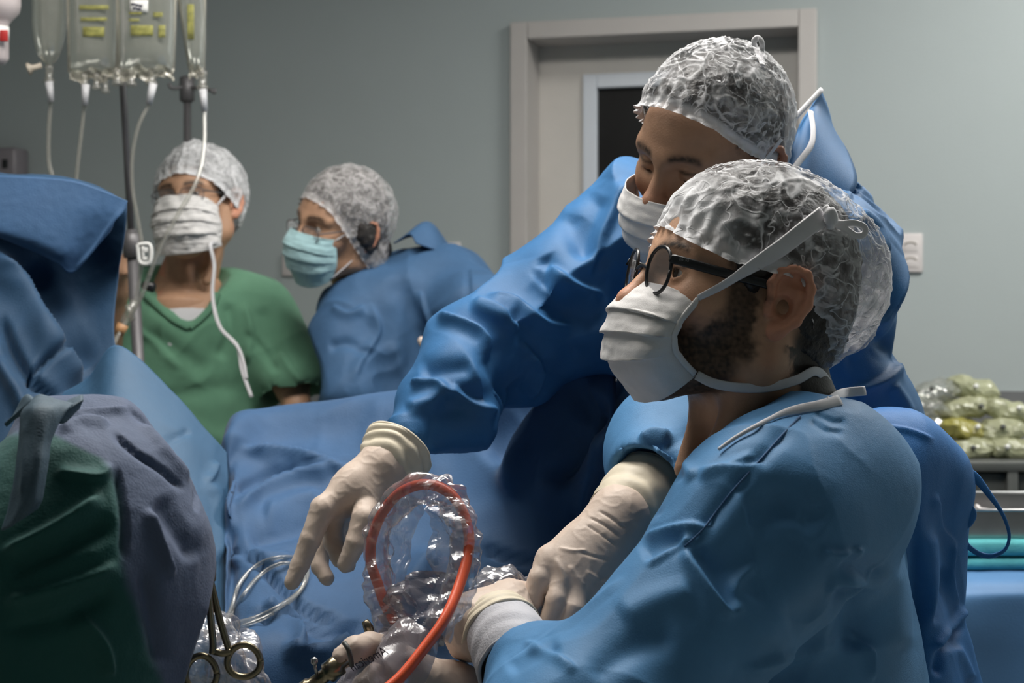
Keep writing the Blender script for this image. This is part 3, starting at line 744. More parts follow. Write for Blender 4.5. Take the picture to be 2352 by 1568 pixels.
def mask_mesh(fr, par, cen, edge, mat, pleats=(.30, .52, .74), amp=.005, NR=130, NC=90, seed=3, sag=.0, name='face_mask', bind=True, wob=.0012, boxy=.7):
    """cen: centre line, top to bottom; edge: left edge, top to bottom (both local)"""
    c = catmull(cen, 40); e = catmull(edge, 40); v = np.linspace(0, 1, NR)
    rs = lambda q: np.stack([np.interp(v, np.linspace(0, 1, len(q)), q[:, a]) for a in range(3)], 1)
    c, e = rs(c), rs(e); u = np.linspace(-1, 1, NC)
    ph = np.zeros(NR); last = 0.0
    for p in list(pleats): 
        m = (v >= last) & (v < p); ph[m] = ((v[m] - last) / (p - last)) ** 1.5; last = p
    m = v >= last; ph[m] = .25 * (v[m] - last) / (1 - last)
    ph = ph - .35
    G = np.zeros((NR, NC, 3))
    a = np.abs(u) * math.pi / 2
    for i in range(NR):
        l = e[i, 1] * np.sin(a) * np.sign(u); wgt = np.cos(a) ** (boxy if np.ndim(boxy) == 0 else boxy[0] + (boxy[1] - boxy[0]) * min(1, 1.6 * i / NR))
        f = e[i, 0] + (c[i, 0] - e[i, 0]) * wgt + amp * ph[i] * (1 - .75 * np.abs(u) ** 6) 
        z = e[i, 2] + (c[i, 2] - e[i, 2]) * wgt - .0025 * (ph[i] + .35) * (1 - np.abs(u) ** 6)
        G[i] = np.stack([f, l + np.sign(u) * np.abs(np.sin(a)) * amp * .6 * ph[i] * (1 - np.abs(u) ** 6), z], 1)
    V = G.reshape(-1, 3); N = normals(V, np.array(grid_faces(NR, NC)))
    if N[len(N) // 2, 0] < 0: N = -N
    V = V + N * (wob * fbm(V * 40, 3, seed) + wob * .8 * perlin(V * np.array([30, 30, 110]), seed + 2))[:, None]
    VV, Fc = slab(V.reshape(NR, NC, 3), -.0012 if (normals(V, np.array(grid_faces(NR, NC)))[len(V) // 2, 0] < 0) else .0012)
    o = mk(name, (fr.W(VV), Fc), mat, par)
    if bind:
        for s_ in (-1, 1):
            b = V.reshape(NR, NC, 3)[::6, 0 if s_ < 0 else -1]
            mk('side_binding', sweep(fr.W(b), None, 8, flat=(.0032 * fr.s, .0016), up=fr.l), mat, o)
    return o
def ribbon(pts, hw, th, up, n=10, per=8): return sweep(catmull(pts, per), None, n, flat=(hw, th), up=up)
def text_mesh(body, shear=0.0):
    tc = bpy.data.curves.new('print_text', 'FONT'); tc.body = body; tc.size = 1.0; tc.extrude = .004; tc.shear = shear
    to = bpy.data.objects.new('print_text', tc); SC.collection.objects.link(to); bpy.context.view_layer.update()
    tm = bpy.data.meshes.new_from_object(to.evaluated_get(bpy.context.evaluated_depsgraph_get()))
    tv = np.array([v.co[:] for v in tm.vertices]); tf = [tuple(q.vertices) for q in tm.polygons]
    bpy.data.objects.remove(to); bpy.data.curves.remove(tc); bpy.data.meshes.remove(tm)
    return tv, tf
def glasses(fr, par, cl, rx, rz, wrap=.12, rim=.0018, temple_end=(-.012, .079, .012), mat=None, full=True, temple=(.0018, .0042), shape=2.0, lens=None, word=None, word_at=None):
    """cl: local centre of the left lens"""
    mat = mat or M['black']; lens = lens or M['lens']
    g = thing_part('glasses', par)
    t = np.linspace(0, 2 * math.pi, 41)
    for s_ in (-1, 1):
        c = np.array(cl) * [1, s_, 1]
        cs, sn = np.cos(t), np.sin(t)
        ax = np.sign(cs) * np.abs(cs) ** (2 / shape) * rx; az = np.sign(sn) * np.abs(sn) ** (2 / shape) * rz
        pts = np.stack([c[0] - wrap * ax * s_ - .12 * az * 0, c[1] + ax, c[2] + az], 1)
        mk('rim', sweep(fr.W(pts[:-1]).tolist() + [fr.w(*pts[0])], rim, 8), mat, g)
        ring = pts[:-1]; V = np.vstack([ring, ring * .6 + c * .4 + [.0006, 0, 0], [c + [.001, 0, 0]]]); n = len(ring)
        Fc = [(j, (j + 1) % n, n + (j + 1) % n, n + j) for j in range(n)] + [(n + j, n + (j + 1) % n, 2 * n) for j in range(n)]
        mk('lens', (fr.W(V), Fc), lens, g)
        a0 = c + np.array([-wrap * rx, s_ * rx, rz * .45]); te = np.array(temple_end) * [1, s_, 1]
        mid = (a0 + te) / 2 + [0, s_ * .004, 0]
        pp = catmull([a0, a0 + [-.006, s_ * .004, 0], mid, te, te + [-.018, -s_ * .002, -.012]], 8)
        mk('temple', sweep(fr.W(pp), None, 8, flat=(temple[1], temple[0]), up=fr.l), mat, g)
    if word:
        q0, q1 = word_at; TV, TF = text_mesh(word); ax = nrm(q1 - q0); upv = nrm(np.cross(fr.l, ax)); upv = upv * np.sign(upv @ fr.u); sc = np.linalg.norm(q1 - q0) / TV[:, 0].max()
        mk('temple_print', (q0 + np.outer(TV[:, 0] * sc, ax) + np.outer((TV[:, 1] - .25) * sc, upv) + np.outer(TV[:, 2] * sc * .3, fr.l), TF), M['print'], g, smooth=False)
    b = np.array(cl); br = [b * [1, 1, 1] + [wrap * rx * .9, -rx, .002], [b[0] + .004, 0, b[2] + .005], b * [1, -1, 1] + [wrap * rx * .9, rx, .002]]
    mk('bridge', sweep(fr.W(catmull(br, 8)), rim * 1.1, 8), mat, g)
    return g
def thing_part(name, par):
    o = bpy.data.objects.new(name, None); SC.collection.objects.link(o); o.parent = par
    o.location = (0, 0, 0); WL[o.name] = WL[par.name]; o.empty_display_size = 0.02
    return o
def gown_mesh(fd, par, mat, seed, fold=(), amp=.006, sc=9.0, sharp=.5, sub=True, name='gown', smooth=7, stretch=None, fine=.00012, post=None):
    V, Q = fd.mesh(smooth)
    if sub: V, Q = subdiv(V, Q)
    N = normals(V, Q); V = wrinkle(V, N, seed, amp, sc, sharp, fine, stretch)
    if fold:
        fold = [(p, w * (1.5 if a < 0 and k == 's' else 1), a, 'r' if a < 0 and k == 's' and w > 9 else k) for p, w, a, k in fold]
        N = relax(normals(V, Q), Q, 3); N = nrm_rows(N); V = folds(V, N, fold)
    V, Q = biggest(V, Q)
    mk(name, (V, Q), mat, par)
    return V
def biggest(V, Q):
    """keep the largest connected piece"""
    E = edges_of(Q); n = len(V); lab = np.arange(n)
    for _ in range(60):
        a, b = lab[E[:, 0]], lab[E[:, 1]]; k = a != b
        if not k.any(): break
        hi, lo = np.maximum(a[k], b[k]), np.minimum(a[k], b[k])
        o = np.argsort(-lo, kind='stable'); lab2 = lab.copy(); lab2[hi[o]] = lo[o]      # hook roots onto smaller roots
        for _j in range(40):
            nx = lab2[lab2]
            if (nx == lab2).all(): break
            lab2 = nx
        lab = lab2[lab]
    u, c = np.unique(lab, return_counts=True); k = lab == u[c.argmax()]
    ix = np.cumsum(k) - 1
    return V[k], ix[Q[k[Q[:, 0]]]]
def lower_body(par, hips, knees, feet, seat=False):
    """trousers and shoes, below the frame"""
    lo = np.min(np.vstack([hips, knees, feet]), 0) - .2; hi = np.max(np.vstack([hips, knees, feet]), 0) + .2
    lo[2] = .03
    fd = Field(lo, hi, .012)
    for k in range(2):
        fd.cap(hips[k], knees[k], .095, .068, .05); fd.cap(knees[k], np.array(feet[k]) + [0, 0, .08], .066, .05, .03)
    mk('trousers', fd.mesh(2), M['trouser'], par)
    return fd
def shoe(par, foot, d):
    d = nrm((d[0], d[1], 0)); foot = np.asarray(foot, float)
    fd = Field(foot - [.25, .25, .02], foot + [.25, .25, .16], .007)
    fd.cap(foot + [0, 0, .045], foot + d * .13 + [0, 0, .035], .042, .036, .01); fd.cap(foot - d * .04 + [0, 0, .045], foot + [0, 0, .09], .04, .042, .02)
    fd.box(foot + [0, 0, -.05], (.4, .4, .05), None, .001, 0, True)
    mk('shoe', fd.mesh(2), M['shoe'], par)
def glove(par, palm, fingers, h=.0018, ext=(), label=None, mat=None, crease=(), seed=2, amp=.0011, name='glove'):
    """palm: list of (a, ra, b, rb); fingers: list of (points, radii)"""
    A = [np.asarray(p, float) for q in palm for p in (q[0], q[2])] + [np.asarray(p, float) for q in fingers for p in q[0]]
    fd = Field(np.min(A, 0) - .05, np.max(A, 0) + .05, h)
    for a, ra, b, rb in palm: fd.cap(a, b, ra, rb, .02)
    for pts, rad in fingers:
        fe = Field.__new__(Field); fe.lo, fe.h, fe.ax = fd.lo, fd.h, fd.ax; fe.f = np.full(fd.f.shape, .5, np.float32)
        for i in range(len(pts) - 1): fe.cap(pts[i], pts[i + 1], rad[i], rad[i + 1], .003)
        d = fe.f; a = fd.f; k = .007
        # blend only round the knuckle so that fingers stay apart
        r = np.minimum(a, d); t = np.maximum(k - np.abs(a - d), 0) / k
        X = (fd.ax[0][:, None, None] - pts[0][0]) ** 2 + (fd.ax[1][None, :, None] - pts[0][1]) ** 2 + (fd.ax[2][None, None, :] - pts[0][2]) ** 2
        wgt = np.clip(1.6 - np.sqrt(X) / .02, 0, 1)
        fd.f = (r - wgt * t * t * k * .25).astype(np.float32)
    V, Q = fd.mesh(2); N = normals(V, Q)
    q = V + .006 * np.stack([perlin(V * 60, seed), perlin(V * 60, seed + 1), perlin(V * 60, seed + 2)], 1)
    cr = 1 - np.minimum(np.abs(perlin(q * 55, seed + 5)) * 2.8, 1)
    V = V + N * (amp * (cr ** 2 - .3))[:, None]
    if crease: V = folds(V, nrm_rows(relax(normals(V, Q), Q, 2)), crease)
    return mk(name, (V, Q), mat or M['latex'], par, label=label)
def cuff(par, pts, rad, mat, name='glove_cuff', seed=4, rim=True, n=56, per=14, wr=.0016, squash=None):
    c = catmull(np.hstack([np.asarray(pts, float), np.asarray(rad, float)[:, None]]), per)
    ctr, r = c[:, :3], c[:, 3]
    V, Fc = sweep(ctr, r, n, close=False)
    N = V - np.repeat(ctr, n, 0); N = nrm_rows(N)
    ring = np.repeat(np.arange(len(ctr)) / per, n)
    V = V + N * (wr * perlin(V * np.array([55, 55, 55]), seed) + wr * .7 * np.sin(ring * 9 + 2.5 * perlin(V * 25, seed + 1)))[:, None]
    if rim:
        e = V.reshape(len(ctr), n, 3)[0]
        o = mk(name, slab(np.concatenate([V.reshape(len(ctr), n, 3), V.reshape(len(ctr), n, 3)[:, :1]], 1), .0012), mat, par)
        mk('rolled_rim', sweep(np.vstack([e, e[:2]]), .0022, 8), mat, o)
        return o
    return mk(name, slab(np.concatenate([V.reshape(len(ctr), n, 3), V.reshape(len(ctr), n, 3)[:, :1]], 1), .0012), mat, par)
PP = lambda lst, d=None: [P(*q) if len(q) == 3 else P(q[0], q[1], d) for q in lst]

# ================================================================== seated surgeon
pr = thing('person', (0.36, 1.72, 0.0), 'seated surgeon in black round glasses and white pleated mask, blue gown, seen from the side', 'person')
yw, pt = math.radians(16), math.radians(11)
fr = Fr(P(1703, 702, 1.70), (-math.cos(yw) * math.cos(pt), -math.sin(yw) * math.cos(pt), math.sin(pt)), 0, 1.06)
NB = np.array([.292, 1.735, 1.06])
V, Q = head_mesh(fr, .0017, [(fr.w(-.022, 0, -.03), .060), ((fr.w(-.022, 0, -.03) + NB) / 2 + [-.006, 0, 0], .057), (NB, .064), (NB + [.02, 0, -.09], .085)], chin=.014, ear=.006)
# torso, arms and seat of the same body, coarser because the gown covers them
S1 = np.array([.28, 1.57, 1.03]); E1 = np.array([.06, 1.46, .80]); W1 = np.array([-.008, 1.645, .875])
S2 = np.array([.30, 1.93, 1.03]); E2 = np.array([.215, 1.905, 1.055]); W2 = P(1431, 1175, 1.74)
fb = Field((-.2, 1.35, .4), (.6, 2.1, 1.14), .011)
fb.cap((.29, 1.74, .96), (.31, 1.75, .58), .10, .11, .05, flat=((0, 1, 0), 1.25)); fb.cap(S1, S2, .055, .055, .05)
fb.cap(S1, E1, .05, .04, .04); fb.cap(E1, W1, .04, .028, .02); fb.cap(S2, E2, .05, .042, .04); fb.cap(E2, W2, .042, .028, .02); fb.cap(NB, (.31, 1.74, .98), .06, .08, .05)
V2, Q2 = fb.mesh(2)
cols = np.vstack([skin_cols(fr, V, 1.3, beard=1.0), np.tile(SKIN, (len(V2), 1))])
mk('body', (np.vstack([V, V2]), np.vstack([Q, Q2 + len(V)])), M['skin'], pr, col=cols)
eyes(fr, pr, (1, .12, .05))
hair_mesh(fr, pr, .004, back=.004, low=-.085)
hem = [fr.hp(1526, 506, 0.0), fr.hp(1600, 546, .055), fr.hp(1690, 590, .077), fr.hp(1770, 612, .086), fr.hp(1840, 640, .084), fr.hp(1866, 735, .068), fr.hp(1878, 830, .04), fr.hp(1885, 850, .0)]
hem[0][1] = 0; hem[-1][1] = 0
def puff(A, t, d):
    bk = sstep(.1, -.85, d[:, 0]); return .03 + .13 * bk * sstep(.15, .6, np.full(len(d), t)) + .03 * np.sin(np.pi * t)
CV = cap_mesh(fr, pr, hem, (.113, .089, .103), puff, M['cap'], seed=11, amp=.0026,
         dense=lambda L: np.maximum(.95 * sstep(.045, .085, L[:, 0] - .25 * (L[:, 2] - .09)) * sstep(.16, .12, L[:, 2]), .8 * sstep(-.118, -.135, L[:, 0]) ))
H = lambda px, py, l: fr.hp(px, py, l)
cen = [H(1466, 644, 0), H(1416, 692, 0), H(1402, 758, 0), H(1414, 842, 0), H(1470, 922, 0)]
edg = [H(1606, 684, .062), H(1566, 735, .064), H(1549, 778, .064), H(1562, 820, .060), H(1600, 862, .052)]
msk = mask_mesh(fr, pr, cen, edg, M['mask'], pleats=(.30, .50, .70), amp=.005, boxy=(1.7, .42))
# straps, over the cap and round the nape
up = fr.W([[0, 1, 0]])[0] - fr.O
tu = [H(1604, 684, .064), H(1660, 655, .076), H(1712, 622, .084), H(1790, 572, .094), H(1850, 526, .088), H(1893, 494, .070)]
tuw = list(fr.W(tu[:2])) + [snap(CV, x, y, .003) for x, y in [(1718, 618), (1790, 572), (1850, 526), (1893, 494)]]
mk('mask_tie', ribbon(tuw, np.interp(np.linspace(0, 1, 41), [0, .3, .55, 1], [.0032, .0045, .0085, .010]), .0012, fr.l), M['tie'], msk)
mk('mask_tie', ribbon(fr.W([H(1893, 494, .070), H(1898, 486, .0), H(1850, 520, -.09), H(1712, 622, -.088), H(1650, 660, -.07)]), .005, .0012, fr.f), M['tie'], msk)
kn = fr.loc(snap(CV, 1893, 497, .002)[None])[0]; kl = kn[1]
mk('knot', sweep(fr.W(catmull([kn + [.004, .006, .008], kn + [-.002, .010, 0], kn + [-.006, .004, -.010]], 6)), [.004] * 3 + [.007] * 7 + [.004] * 3, 10), M['tie'], msk)
lp = [H(1897, 500, kl), H(1925, 513, kl), H(1962, 512, kl), H(1986, 522, kl), H(1984, 538, kl), H(1966, 541, kl), H(1942, 526, kl), H(1905, 508, kl)]
mk('bow_loop', ribbon(fr.W(lp), .0035, .001, fr.l), M['tie'], msk)
tl = [H(1600, 861, .054), H(1640, 880, .064), H(1700, 890, .070), H(1770, 888, .072), H(1830, 872, .068), H(1872, 852, .056), H(1898, 872, .03), H(1905, 905, .01)]
mk('mask_tie', ribbon(fr.W(tl), .0050, .001, fr.l), M['tie'], msk)
gl_ = glasses(fr, pr, H(1513, 620, .0365), .0215, .0228, wrap=.16, rim=.0019, temple_end=(-.004, .082, .016), temple=(.0016, .0050), shape=2.15, word='mou', word_at=(fr.W([H(1560, 595, .0705)])[0], fr.W([H(1582, 598, .0725)])[0]))

# gown
G = Field((-.13, 1.34, .60), (.62, 2.08, 1.15), .0058)
G.ell((.295, 1.755, .89), (.130, .185, .23)); G.cap((.30, 1.74, .98), NB + [.01, 0, -.075], .11, .085, .05)
G.cap((.29, 1.75, .82), (.30, 1.76, .55), .12, .13, .08)
G.cap(S1 + [.01, .03, -.005], S1 + [-.03, -.005, -.03], .088, .09, .06); G.cap(S1 + [-.02, -.005, -.03], E1, .090, .082, .05); G.cap(E1, W1 + [.034, -.078, -.026], .082, .055, .05)
G.cap(S1 + [.05, .06, -.005], NB + [.03, -.02, -.055], .072, .06, .06)
G.chain([S2, np.array([.235, 1.94, 1.05]), np.array([.185, 1.86, 1.045]), W2 + [.044, .050, .040]], [.085, .080, .070, .054], .04)
G.cap(S2 + [0, -.05, .01], NB + [.01, .03, -.03], .07, .06, .05)
G.cap((.28, 1.74, .76), (.0, 1.76, .60), .13, .11, .08)
G.cap(W2 + [.022, .025, .020], W2 + [-.03, -.035, -.03], .047, .047, .006, True); G.cap(W1 + [.016, -.035, -.012], W1 + [-.02, .05, .02], .046, .05, .006, True)
# neck opening and cuff openings
G.cap(NB + [.006, 0, .0], NB + [-.03, 0, .18], .068, .11, .008, True); G.ell(NB + [-.055, -.02, .015], (.055, .07, .05), None, .02, True)
fold = [([(1833, 962), (1760, 1040), (1680, 1130), (1612, 1218), (1570, 1252)], 9, -.0032, 's'),
        ([(1570, 1252), (1600, 1300), (1650, 1370), (1692, 1422)], 12, .006, 's'), ([(1590, 1250), (1640, 1320), (1700, 1400)], 14, -.006, 'r'),
        ([(1475, 1235), (1530, 1215), (1590, 1205), (1640, 1215)], 14, .005, 's'), ([(1470, 1275), (1530, 1245), (1575, 1250)], 12, -.005, 's'),
        ([(1480, 1300), (1540, 1262), (1600, 1228)], 10, .004, 'c'),
        ([(1600, 1080), (1700, 1075), (1760, 1060)], 16, .004, 's'), ([(1600, 1100), (1680, 1065), (1740, 1040)], 12, .003, 'c'),
        ([(1620, 1330), (1720, 1260), (1800, 1160), (1840, 1135)], 40, -.008, 'r'), ([(1700, 1180), (1800, 1150), (1900, 1210)], 34, -.007, 'r'),
        ([(1720, 1380), (1790, 1300), (1850, 1220)], 32, -.006, 'r'), ([(1880, 1260), (1930, 1270), (1990, 1262)], 16, .007, 's'),
        ([(1935, 1270), (1975, 1300), (2030, 1325)], 13, -.008, 's'), ([(1900, 1350), (1940, 1345), (1990, 1318)], 18, .006, 'r'),
        ([(1965, 1340), (1965, 1420), (1975, 1500)], 26, -.012, 'r'), ([(2040, 1280), (2060, 1360), (2065, 1500)], 22, .006, 'r'),
        ([(1800, 1440), (1880, 1410), (1960, 1340)], 22, -.006, 's'), ([(1700, 1540), (1830, 1500), (1940, 1460)], 20, .006, 's'),
        ([(1955, 1448), (1985, 1475), (2003, 1500), (2003, 1568)], 9, .006, 's'), ([(1740, 1290), (1690, 1350), (1700, 1420)], 14, .004, 'c'),
        ([(1860, 960), (1900, 985), (1940, 990)], 6, -.002, 's'), ([(1870, 945), (1915, 965), (1945, 962)], 6, -.002, 's'),
        ([(1440, 1070), (1475, 1045), (1530, 1020)], 10, -.005, 's'), ([(1530, 1000), (1540, 1060), (1560, 1110)], 10, -.006, 's'),
        ([(1465, 1010), (1500, 990), (1545, 998)], 10, .006, 's'), ([(1470, 1100), (1490, 1150), (1510, 1190)], 10, -.005, 'r'), ([(1590, 1010), (1570, 1060), (1600, 1100)], 12, .005, 'r'),
        ([(1200, 1470), (1270, 1500), (1330, 1540)], 12, .004, 's'), ([(1160, 1540), (1230, 1500), (1290, 1480)], 10, -.004, 's'),
        ([(1440, 1320), (1320, 1420), (1200, 1500)], 9, .003, 'c'), ([(1420, 1420), (1500, 1380), (1600, 1350)], 24, .005, 'r'), ([(1350, 1560), (1450, 1490), (1560, 1460)], 24, -.005, 'r')]
GV = gown_mesh(G, pr, M['gown2'], 21, [(p, w * 1.5, a * 1.15, k) for p, w, a, k in fold], amp=.010, sc=7, sharp=.55)
# collar binding and neck tie
cb = [snap(GV, x, y, .001) for x, y in [(1650, 1032), (1690, 1004), (1740, 976), (1790, 952), (1840, 938), (1880, 931), (1930, 918)]]
mk('collar_binding', ribbon(cb, np.interp(np.linspace(0, 1, 49), [0, .45, .6, 1], [.0018, .0024, .0045, .0058]), .0012, (.1, -.9, .4)), M['bind'], pr)
mk('neck_tie', ribbon([snap(GV, 1905, 922, 0), P(1935, 903, 1.72), P(1988, 897, 1.74)], .0052, .001, (.1, -.95, .2)), M['bind'], pr)
sm_ = [snap(GV, x, y, -.0006, 6) for x, y in [(1838, 955), (1800, 995), (1760, 1040), (1720, 1085), (1680, 1130), (1645, 1175), (1612, 1218), (1572, 1255)]]
mk('shoulder_seam', sweep(catmull(sm_, 8), .0011, 8), M['seam'], pr)
# loose back panel of the gown
B = Field((.28, 1.66, .62), (.72, 2.12, 1.15), .0058)
B.chain([P(1950, 990, 1.80), P(2060, 1055, 1.85), P(2112, 1120, 1.88), P(2105, 1300, 1.88), P(2120, 1640, 1.86)], [.028, .050, .054, .046, .058], .05)
B.cap(P(2010, 1120, 1.80), P(2060, 1640, 1.80), .05, .07, .05)
B.cap(P(2170, 1500, 1.88), P(2190, 1640, 1.88), .03, .045, .03)
bf = [([(1990, 975), (2080, 985), (2150, 1010)], 10, .003, 's'), ([(2105, 1200), (2108, 1350), (2100, 1560)], 18, -.008, 'r'), ([(2150, 1130), (2160, 1210), (2200, 1250)], 14, .005, 's'),
      ([(2140, 1210), (2145, 1330), (2135, 1450)], 13, .006, 'r'), ([(2170, 1290), (2160, 1380), (2145, 1440)], 12, -.006, 'r'), ([(2220, 1390), (2180, 1450), (2140, 1500)], 13, .009, 's'),
      ([(2215, 1420), (2170, 1490), (2150, 1560)], 13, -.009, 'r'), ([(2190, 1480), (2215, 1530), (2230, 1568)], 13, .007, 'r'), ([(2060, 1060), (2080, 1150), (2090, 1250)], 26, -.005, 'r'), ([(2195, 1240), (2185, 1320), (2200, 1400)], 12, .005, 's')]
bp_ = gown_mesh(B, pr, M['gownflap'], 33, bf, amp=.006, sc=8, sharp=.35, name='gown_back_panel', stretch=((0, 0, 1), .45))
lt = [P(2216, 1082, 1.86), P(2240, 1096, 1.86), P(2268, 1130, 1.86), P(2298, 1172, 1.86), P(2313, 1205, 1.86), P(2318, 1235, 1.86), P(2308, 1262, 1.86), P(2280, 1276, 1.86), P(2250, 1272, 1.86), P(2222, 1252, 1.86), P(2212, 1228, 1.86)]
mk('waist_tie', ribbon(lt, np.interp(np.linspace(0, 1, 81), [0, .12, .3, .6, 1], [.007, .006, .0028, .0022, .0042]), .001, (.35, -.9, .2)), M['gownflap'], pr)
mk('waist_tie', ribbon([P(2214, 1150, 1.85), P(2232, 1178, 1.85), P(2224, 1198, 1.85), P(2212, 1205, 1.85)], .006, .001, (.2, -.95, .2)), M['gownflap'], pr)

# far hand: palm down, fingers hanging over the instrument
hw = P(1424, 1186, 1.738)
MC = PP([(1262, 1285, 1.70), (1298, 1312, 1.69), (1336, 1336, 1.685), (1374, 1352, 1.69)])
hg = glove(pr, [(hw, .026, MC[0], .0145), (hw, .026, MC[1], .0155), (hw, .026, MC[2], .0155), (hw, .026, MC[3], .0150), (P(1345, 1270, 1.715), .024, P(1330, 1300, 1.705), .024)],
   [([MC[0]] + PP([(1240, 1330, 1.685), (1222, 1378, 1.68), (1218, 1412, 1.69)]), [.0145, .0125, .0112, .0095]),
    ([MC[1]] + PP([(1280, 1378, 1.67), (1262, 1428, 1.67), (1248, 1464, 1.68)]), [.0145, .0122, .011, .0095]),
    ([MC[2]] + PP([(1322, 1398, 1.665), (1300, 1446, 1.665), (1284, 1480, 1.675)]), [.0145, .012, .011, .0095]),
    ([MC[3]] + PP([(1357, 1396, 1.675), (1338, 1436, 1.675), (1316, 1472, 1.68)]), [.0135, .0112, .010, .0088]),
    (PP([(1340, 1262, 1.735), (1272, 1335, 1.735), (1232, 1385, 1.725), (1212, 1415, 1.715)]), [.018, .015, .0125, .0105])],
   amp=.0005, crease=[([(1372, 1170), (1400, 1185), (1440, 1215)], 5, -.0018, 's'), ([(1350, 1185), (1390, 1205), (1430, 1235)], 5, -.0018, 's'), ([(1340, 1200), (1380, 1225), (1420, 1255)], 4, -.0014, 's'),
           ([(1275, 1280), (1290, 1310), (1302, 1345)], 6, .0018, 'r'), ([(1305, 1295), (1325, 1325), (1345, 1350)], 6, .0016, 'r'), ([(1320, 1260), (1360, 1275), (1405, 1285)], 5, -.0012, 's'),
           ([(1345, 1310), (1375, 1330), (1395, 1340)], 5, .0014, 'r'), ([(1280, 1255), (1310, 1262), (1350, 1262)], 5, .0012, 's'), ([(1360, 1345), (1385, 1325), (1405, 1310)], 5, -.0013, 's')])
cuff(pr, [P(1490, 1128, 1.80), P(1455, 1160, 1.768), P(1420, 1190, 1.742)], [.0455, .0430, .0365], M['latex2'], seed=5)
# near hand: closed round the camera head
nw = P(1150, 1446, 1.655)
glove(pr, [(nw, .033, P(1100, 1432, 1.665), .030), (P(1100, 1432, 1.665), .030, P(1168, 1378, 1.68), .021), (nw, .032, P(1172, 1400, 1.69), .024), (P(1085, 1440, 1.66), .026, P(1075, 1460, 1.67), .020)],
   [(PP([(1150, 1388, 1.675), (1182, 1362, 1.68), (1200, 1362, 1.695), (1204, 1385, 1.71)]), [.0165, .0140, .0125, .0105]),
    (PP([(1110, 1410, 1.685), (1120, 1385, 1.72), (1150, 1388, 1.74), (1172, 1400, 1.745)]), [.015, .013, .0115, .010]),
    (PP([(1090, 1430, 1.69), (1090, 1420, 1.73), (1120, 1420, 1.75), (1145, 1430, 1.755)]), [.015, .0125, .011, .0095]),
    (PP([(1080, 1450, 1.69), (1078, 1455, 1.73), (1105, 1455, 1.75), (1130, 1460, 1.755)]), [.014, .0115, .010, .009]),
    (PP([(1085, 1452, 1.655), (1066, 1466, 1.66), (1058, 1486, 1.672), (1070, 1500, 1.685)]), [.018, .0150, .0125, .0105])])
cuff(pr, [P(1196, 1530, 1.590), P(1172, 1480, 1.622), P(1142, 1434, 1.655)], [.0425, .0405, .0350], M['cuff'], name='knit_cuff', seed=9, wr=.0009)
cuff(pr, [P(1152, 1452, 1.645), P(1142, 1435, 1.655), P(1132, 1420, 1.664)], [.0410, .0385, .0345], M['latex2'], seed=6, wr=.0008)
lower_body(pr, [(.36, 1.66, .56), (.36, 1.86, .56)], [(-.06, 1.62, .52), (-.06, 1.88, .52)], [(-.04, 1.6, 0), (-.04, 1.9, 0)])
shoe(pr, (-.04, 1.6, 0), (-1, 0)); shoe(pr, (-.04, 1.9, 0), (-1, 0))
st = thing('stool', (.38, 1.76, 0), 'low round stool under the seated surgeon', 'stool')
mk('seat', lathe([(.02, .37), (.17, .37), (.18, .385), (.18, .41), (.16, .425), (.02, .43)], (.38, 1.76, 0), n=28), M['black'], st)
mk('post', lathe([(.03, .06), (.025, .37)], (.38, 1.76, 0), n=16), M['steel'], st)
for k in range(5):
    a = k * 2 * math.pi / 5; e = np.array([.38 + .24 * math.cos(a), 1.76 + .24 * math.sin(a), .05])
    mk('leg', sweep([(.38, 1.76, .09), e], [.02, .015], 8), M['steel'], st); mk('caster', lathe([(.01, 0), (.024, .006), (.024, .04), (.01, .046)], e - [0, 0, .05], n=12), M['black'], st)

# ================================================================== standing surgeon, leaning over the field
ps = thing('person', (0.42, 2.35, 0.0), 'surgeon standing behind the seated one, leaning over with one arm stretched out to the left', 'person')
yw, pt = math.radians(43), math.radians(-21)
_f = (-math.cos(yw) * math.cos(pt), -math.sin(yw) * math.cos(pt), math.sin(pt)); fs = Fr((0, 0, 0), _f, -19, .98)
fs.O = P(1484, 474, 1.985) - fs.s * (.128 * fs.f - .02 * fs.u)
NS = np.array([.36, 2.16, 1.325])
V, Q = head_mesh(fs, .0024, [(fs.w(-.03, 0, -.03), .054), ((fs.w(-.03, 0, -.03) + NS) / 2, .058), (NS, .066), (NS + [.0, .03, -.09], .085)], lid=(.0075, .0022))
SR = P(1442, 505, 2.27); ER = P(1122, 800, 2.17); WR = P(925, 1018, 2.01)
SLh = P(1905, 550, 2.03); EL = np.array([.425, 2.06, 1.06]); WLh = np.array([.36, 2.14, .97])
fb = Field((-.25, 1.9, .6), (.7, 2.6, 1.42), .012)
fb.cap((.33, 2.18, 1.22), (.42, 2.34, .88), .12, .13, .05, flat=((1, .3, 0), 1.2)); fb.cap(SR, SLh, .05, .05, .06); fb.cap(SR, ER, .048, .04, .04); fb.cap(ER, WR * .8 + ER * .2, .038, .02, .02)
fb.cap(SLh, EL, .048, .04, .04); fb.cap(EL, WLh, .038, .028, .02); fb.cap(NS, (.33, 2.18, 1.22), .06, .09, .05)
V2, Q2 = fb.mesh(2)
cols = np.vstack([skin_cols(fs, V, 0.85, brow=1.0, hl=.022), np.tile(SKIN, (len(V2), 1))])
mk('body', (np.vstack([V, V2]), np.vstack([Q, Q2 + len(V)])), M['skin'], ps, col=cols)
eyes(fs, ps, (1, .0, -.35)); hair_mesh(fs, ps, .005, low=-.06, cut=-.010)
S_ = lambda px, py, l: fs.hp(px, py, l)
hem = [(.092, 0, .106), (.074, .052, .090), (.038, .079, .054), (-.008, .089, .022), (-.045, .085, .0), (-.085, .05, -.022), (-.098, 0, -.03)]
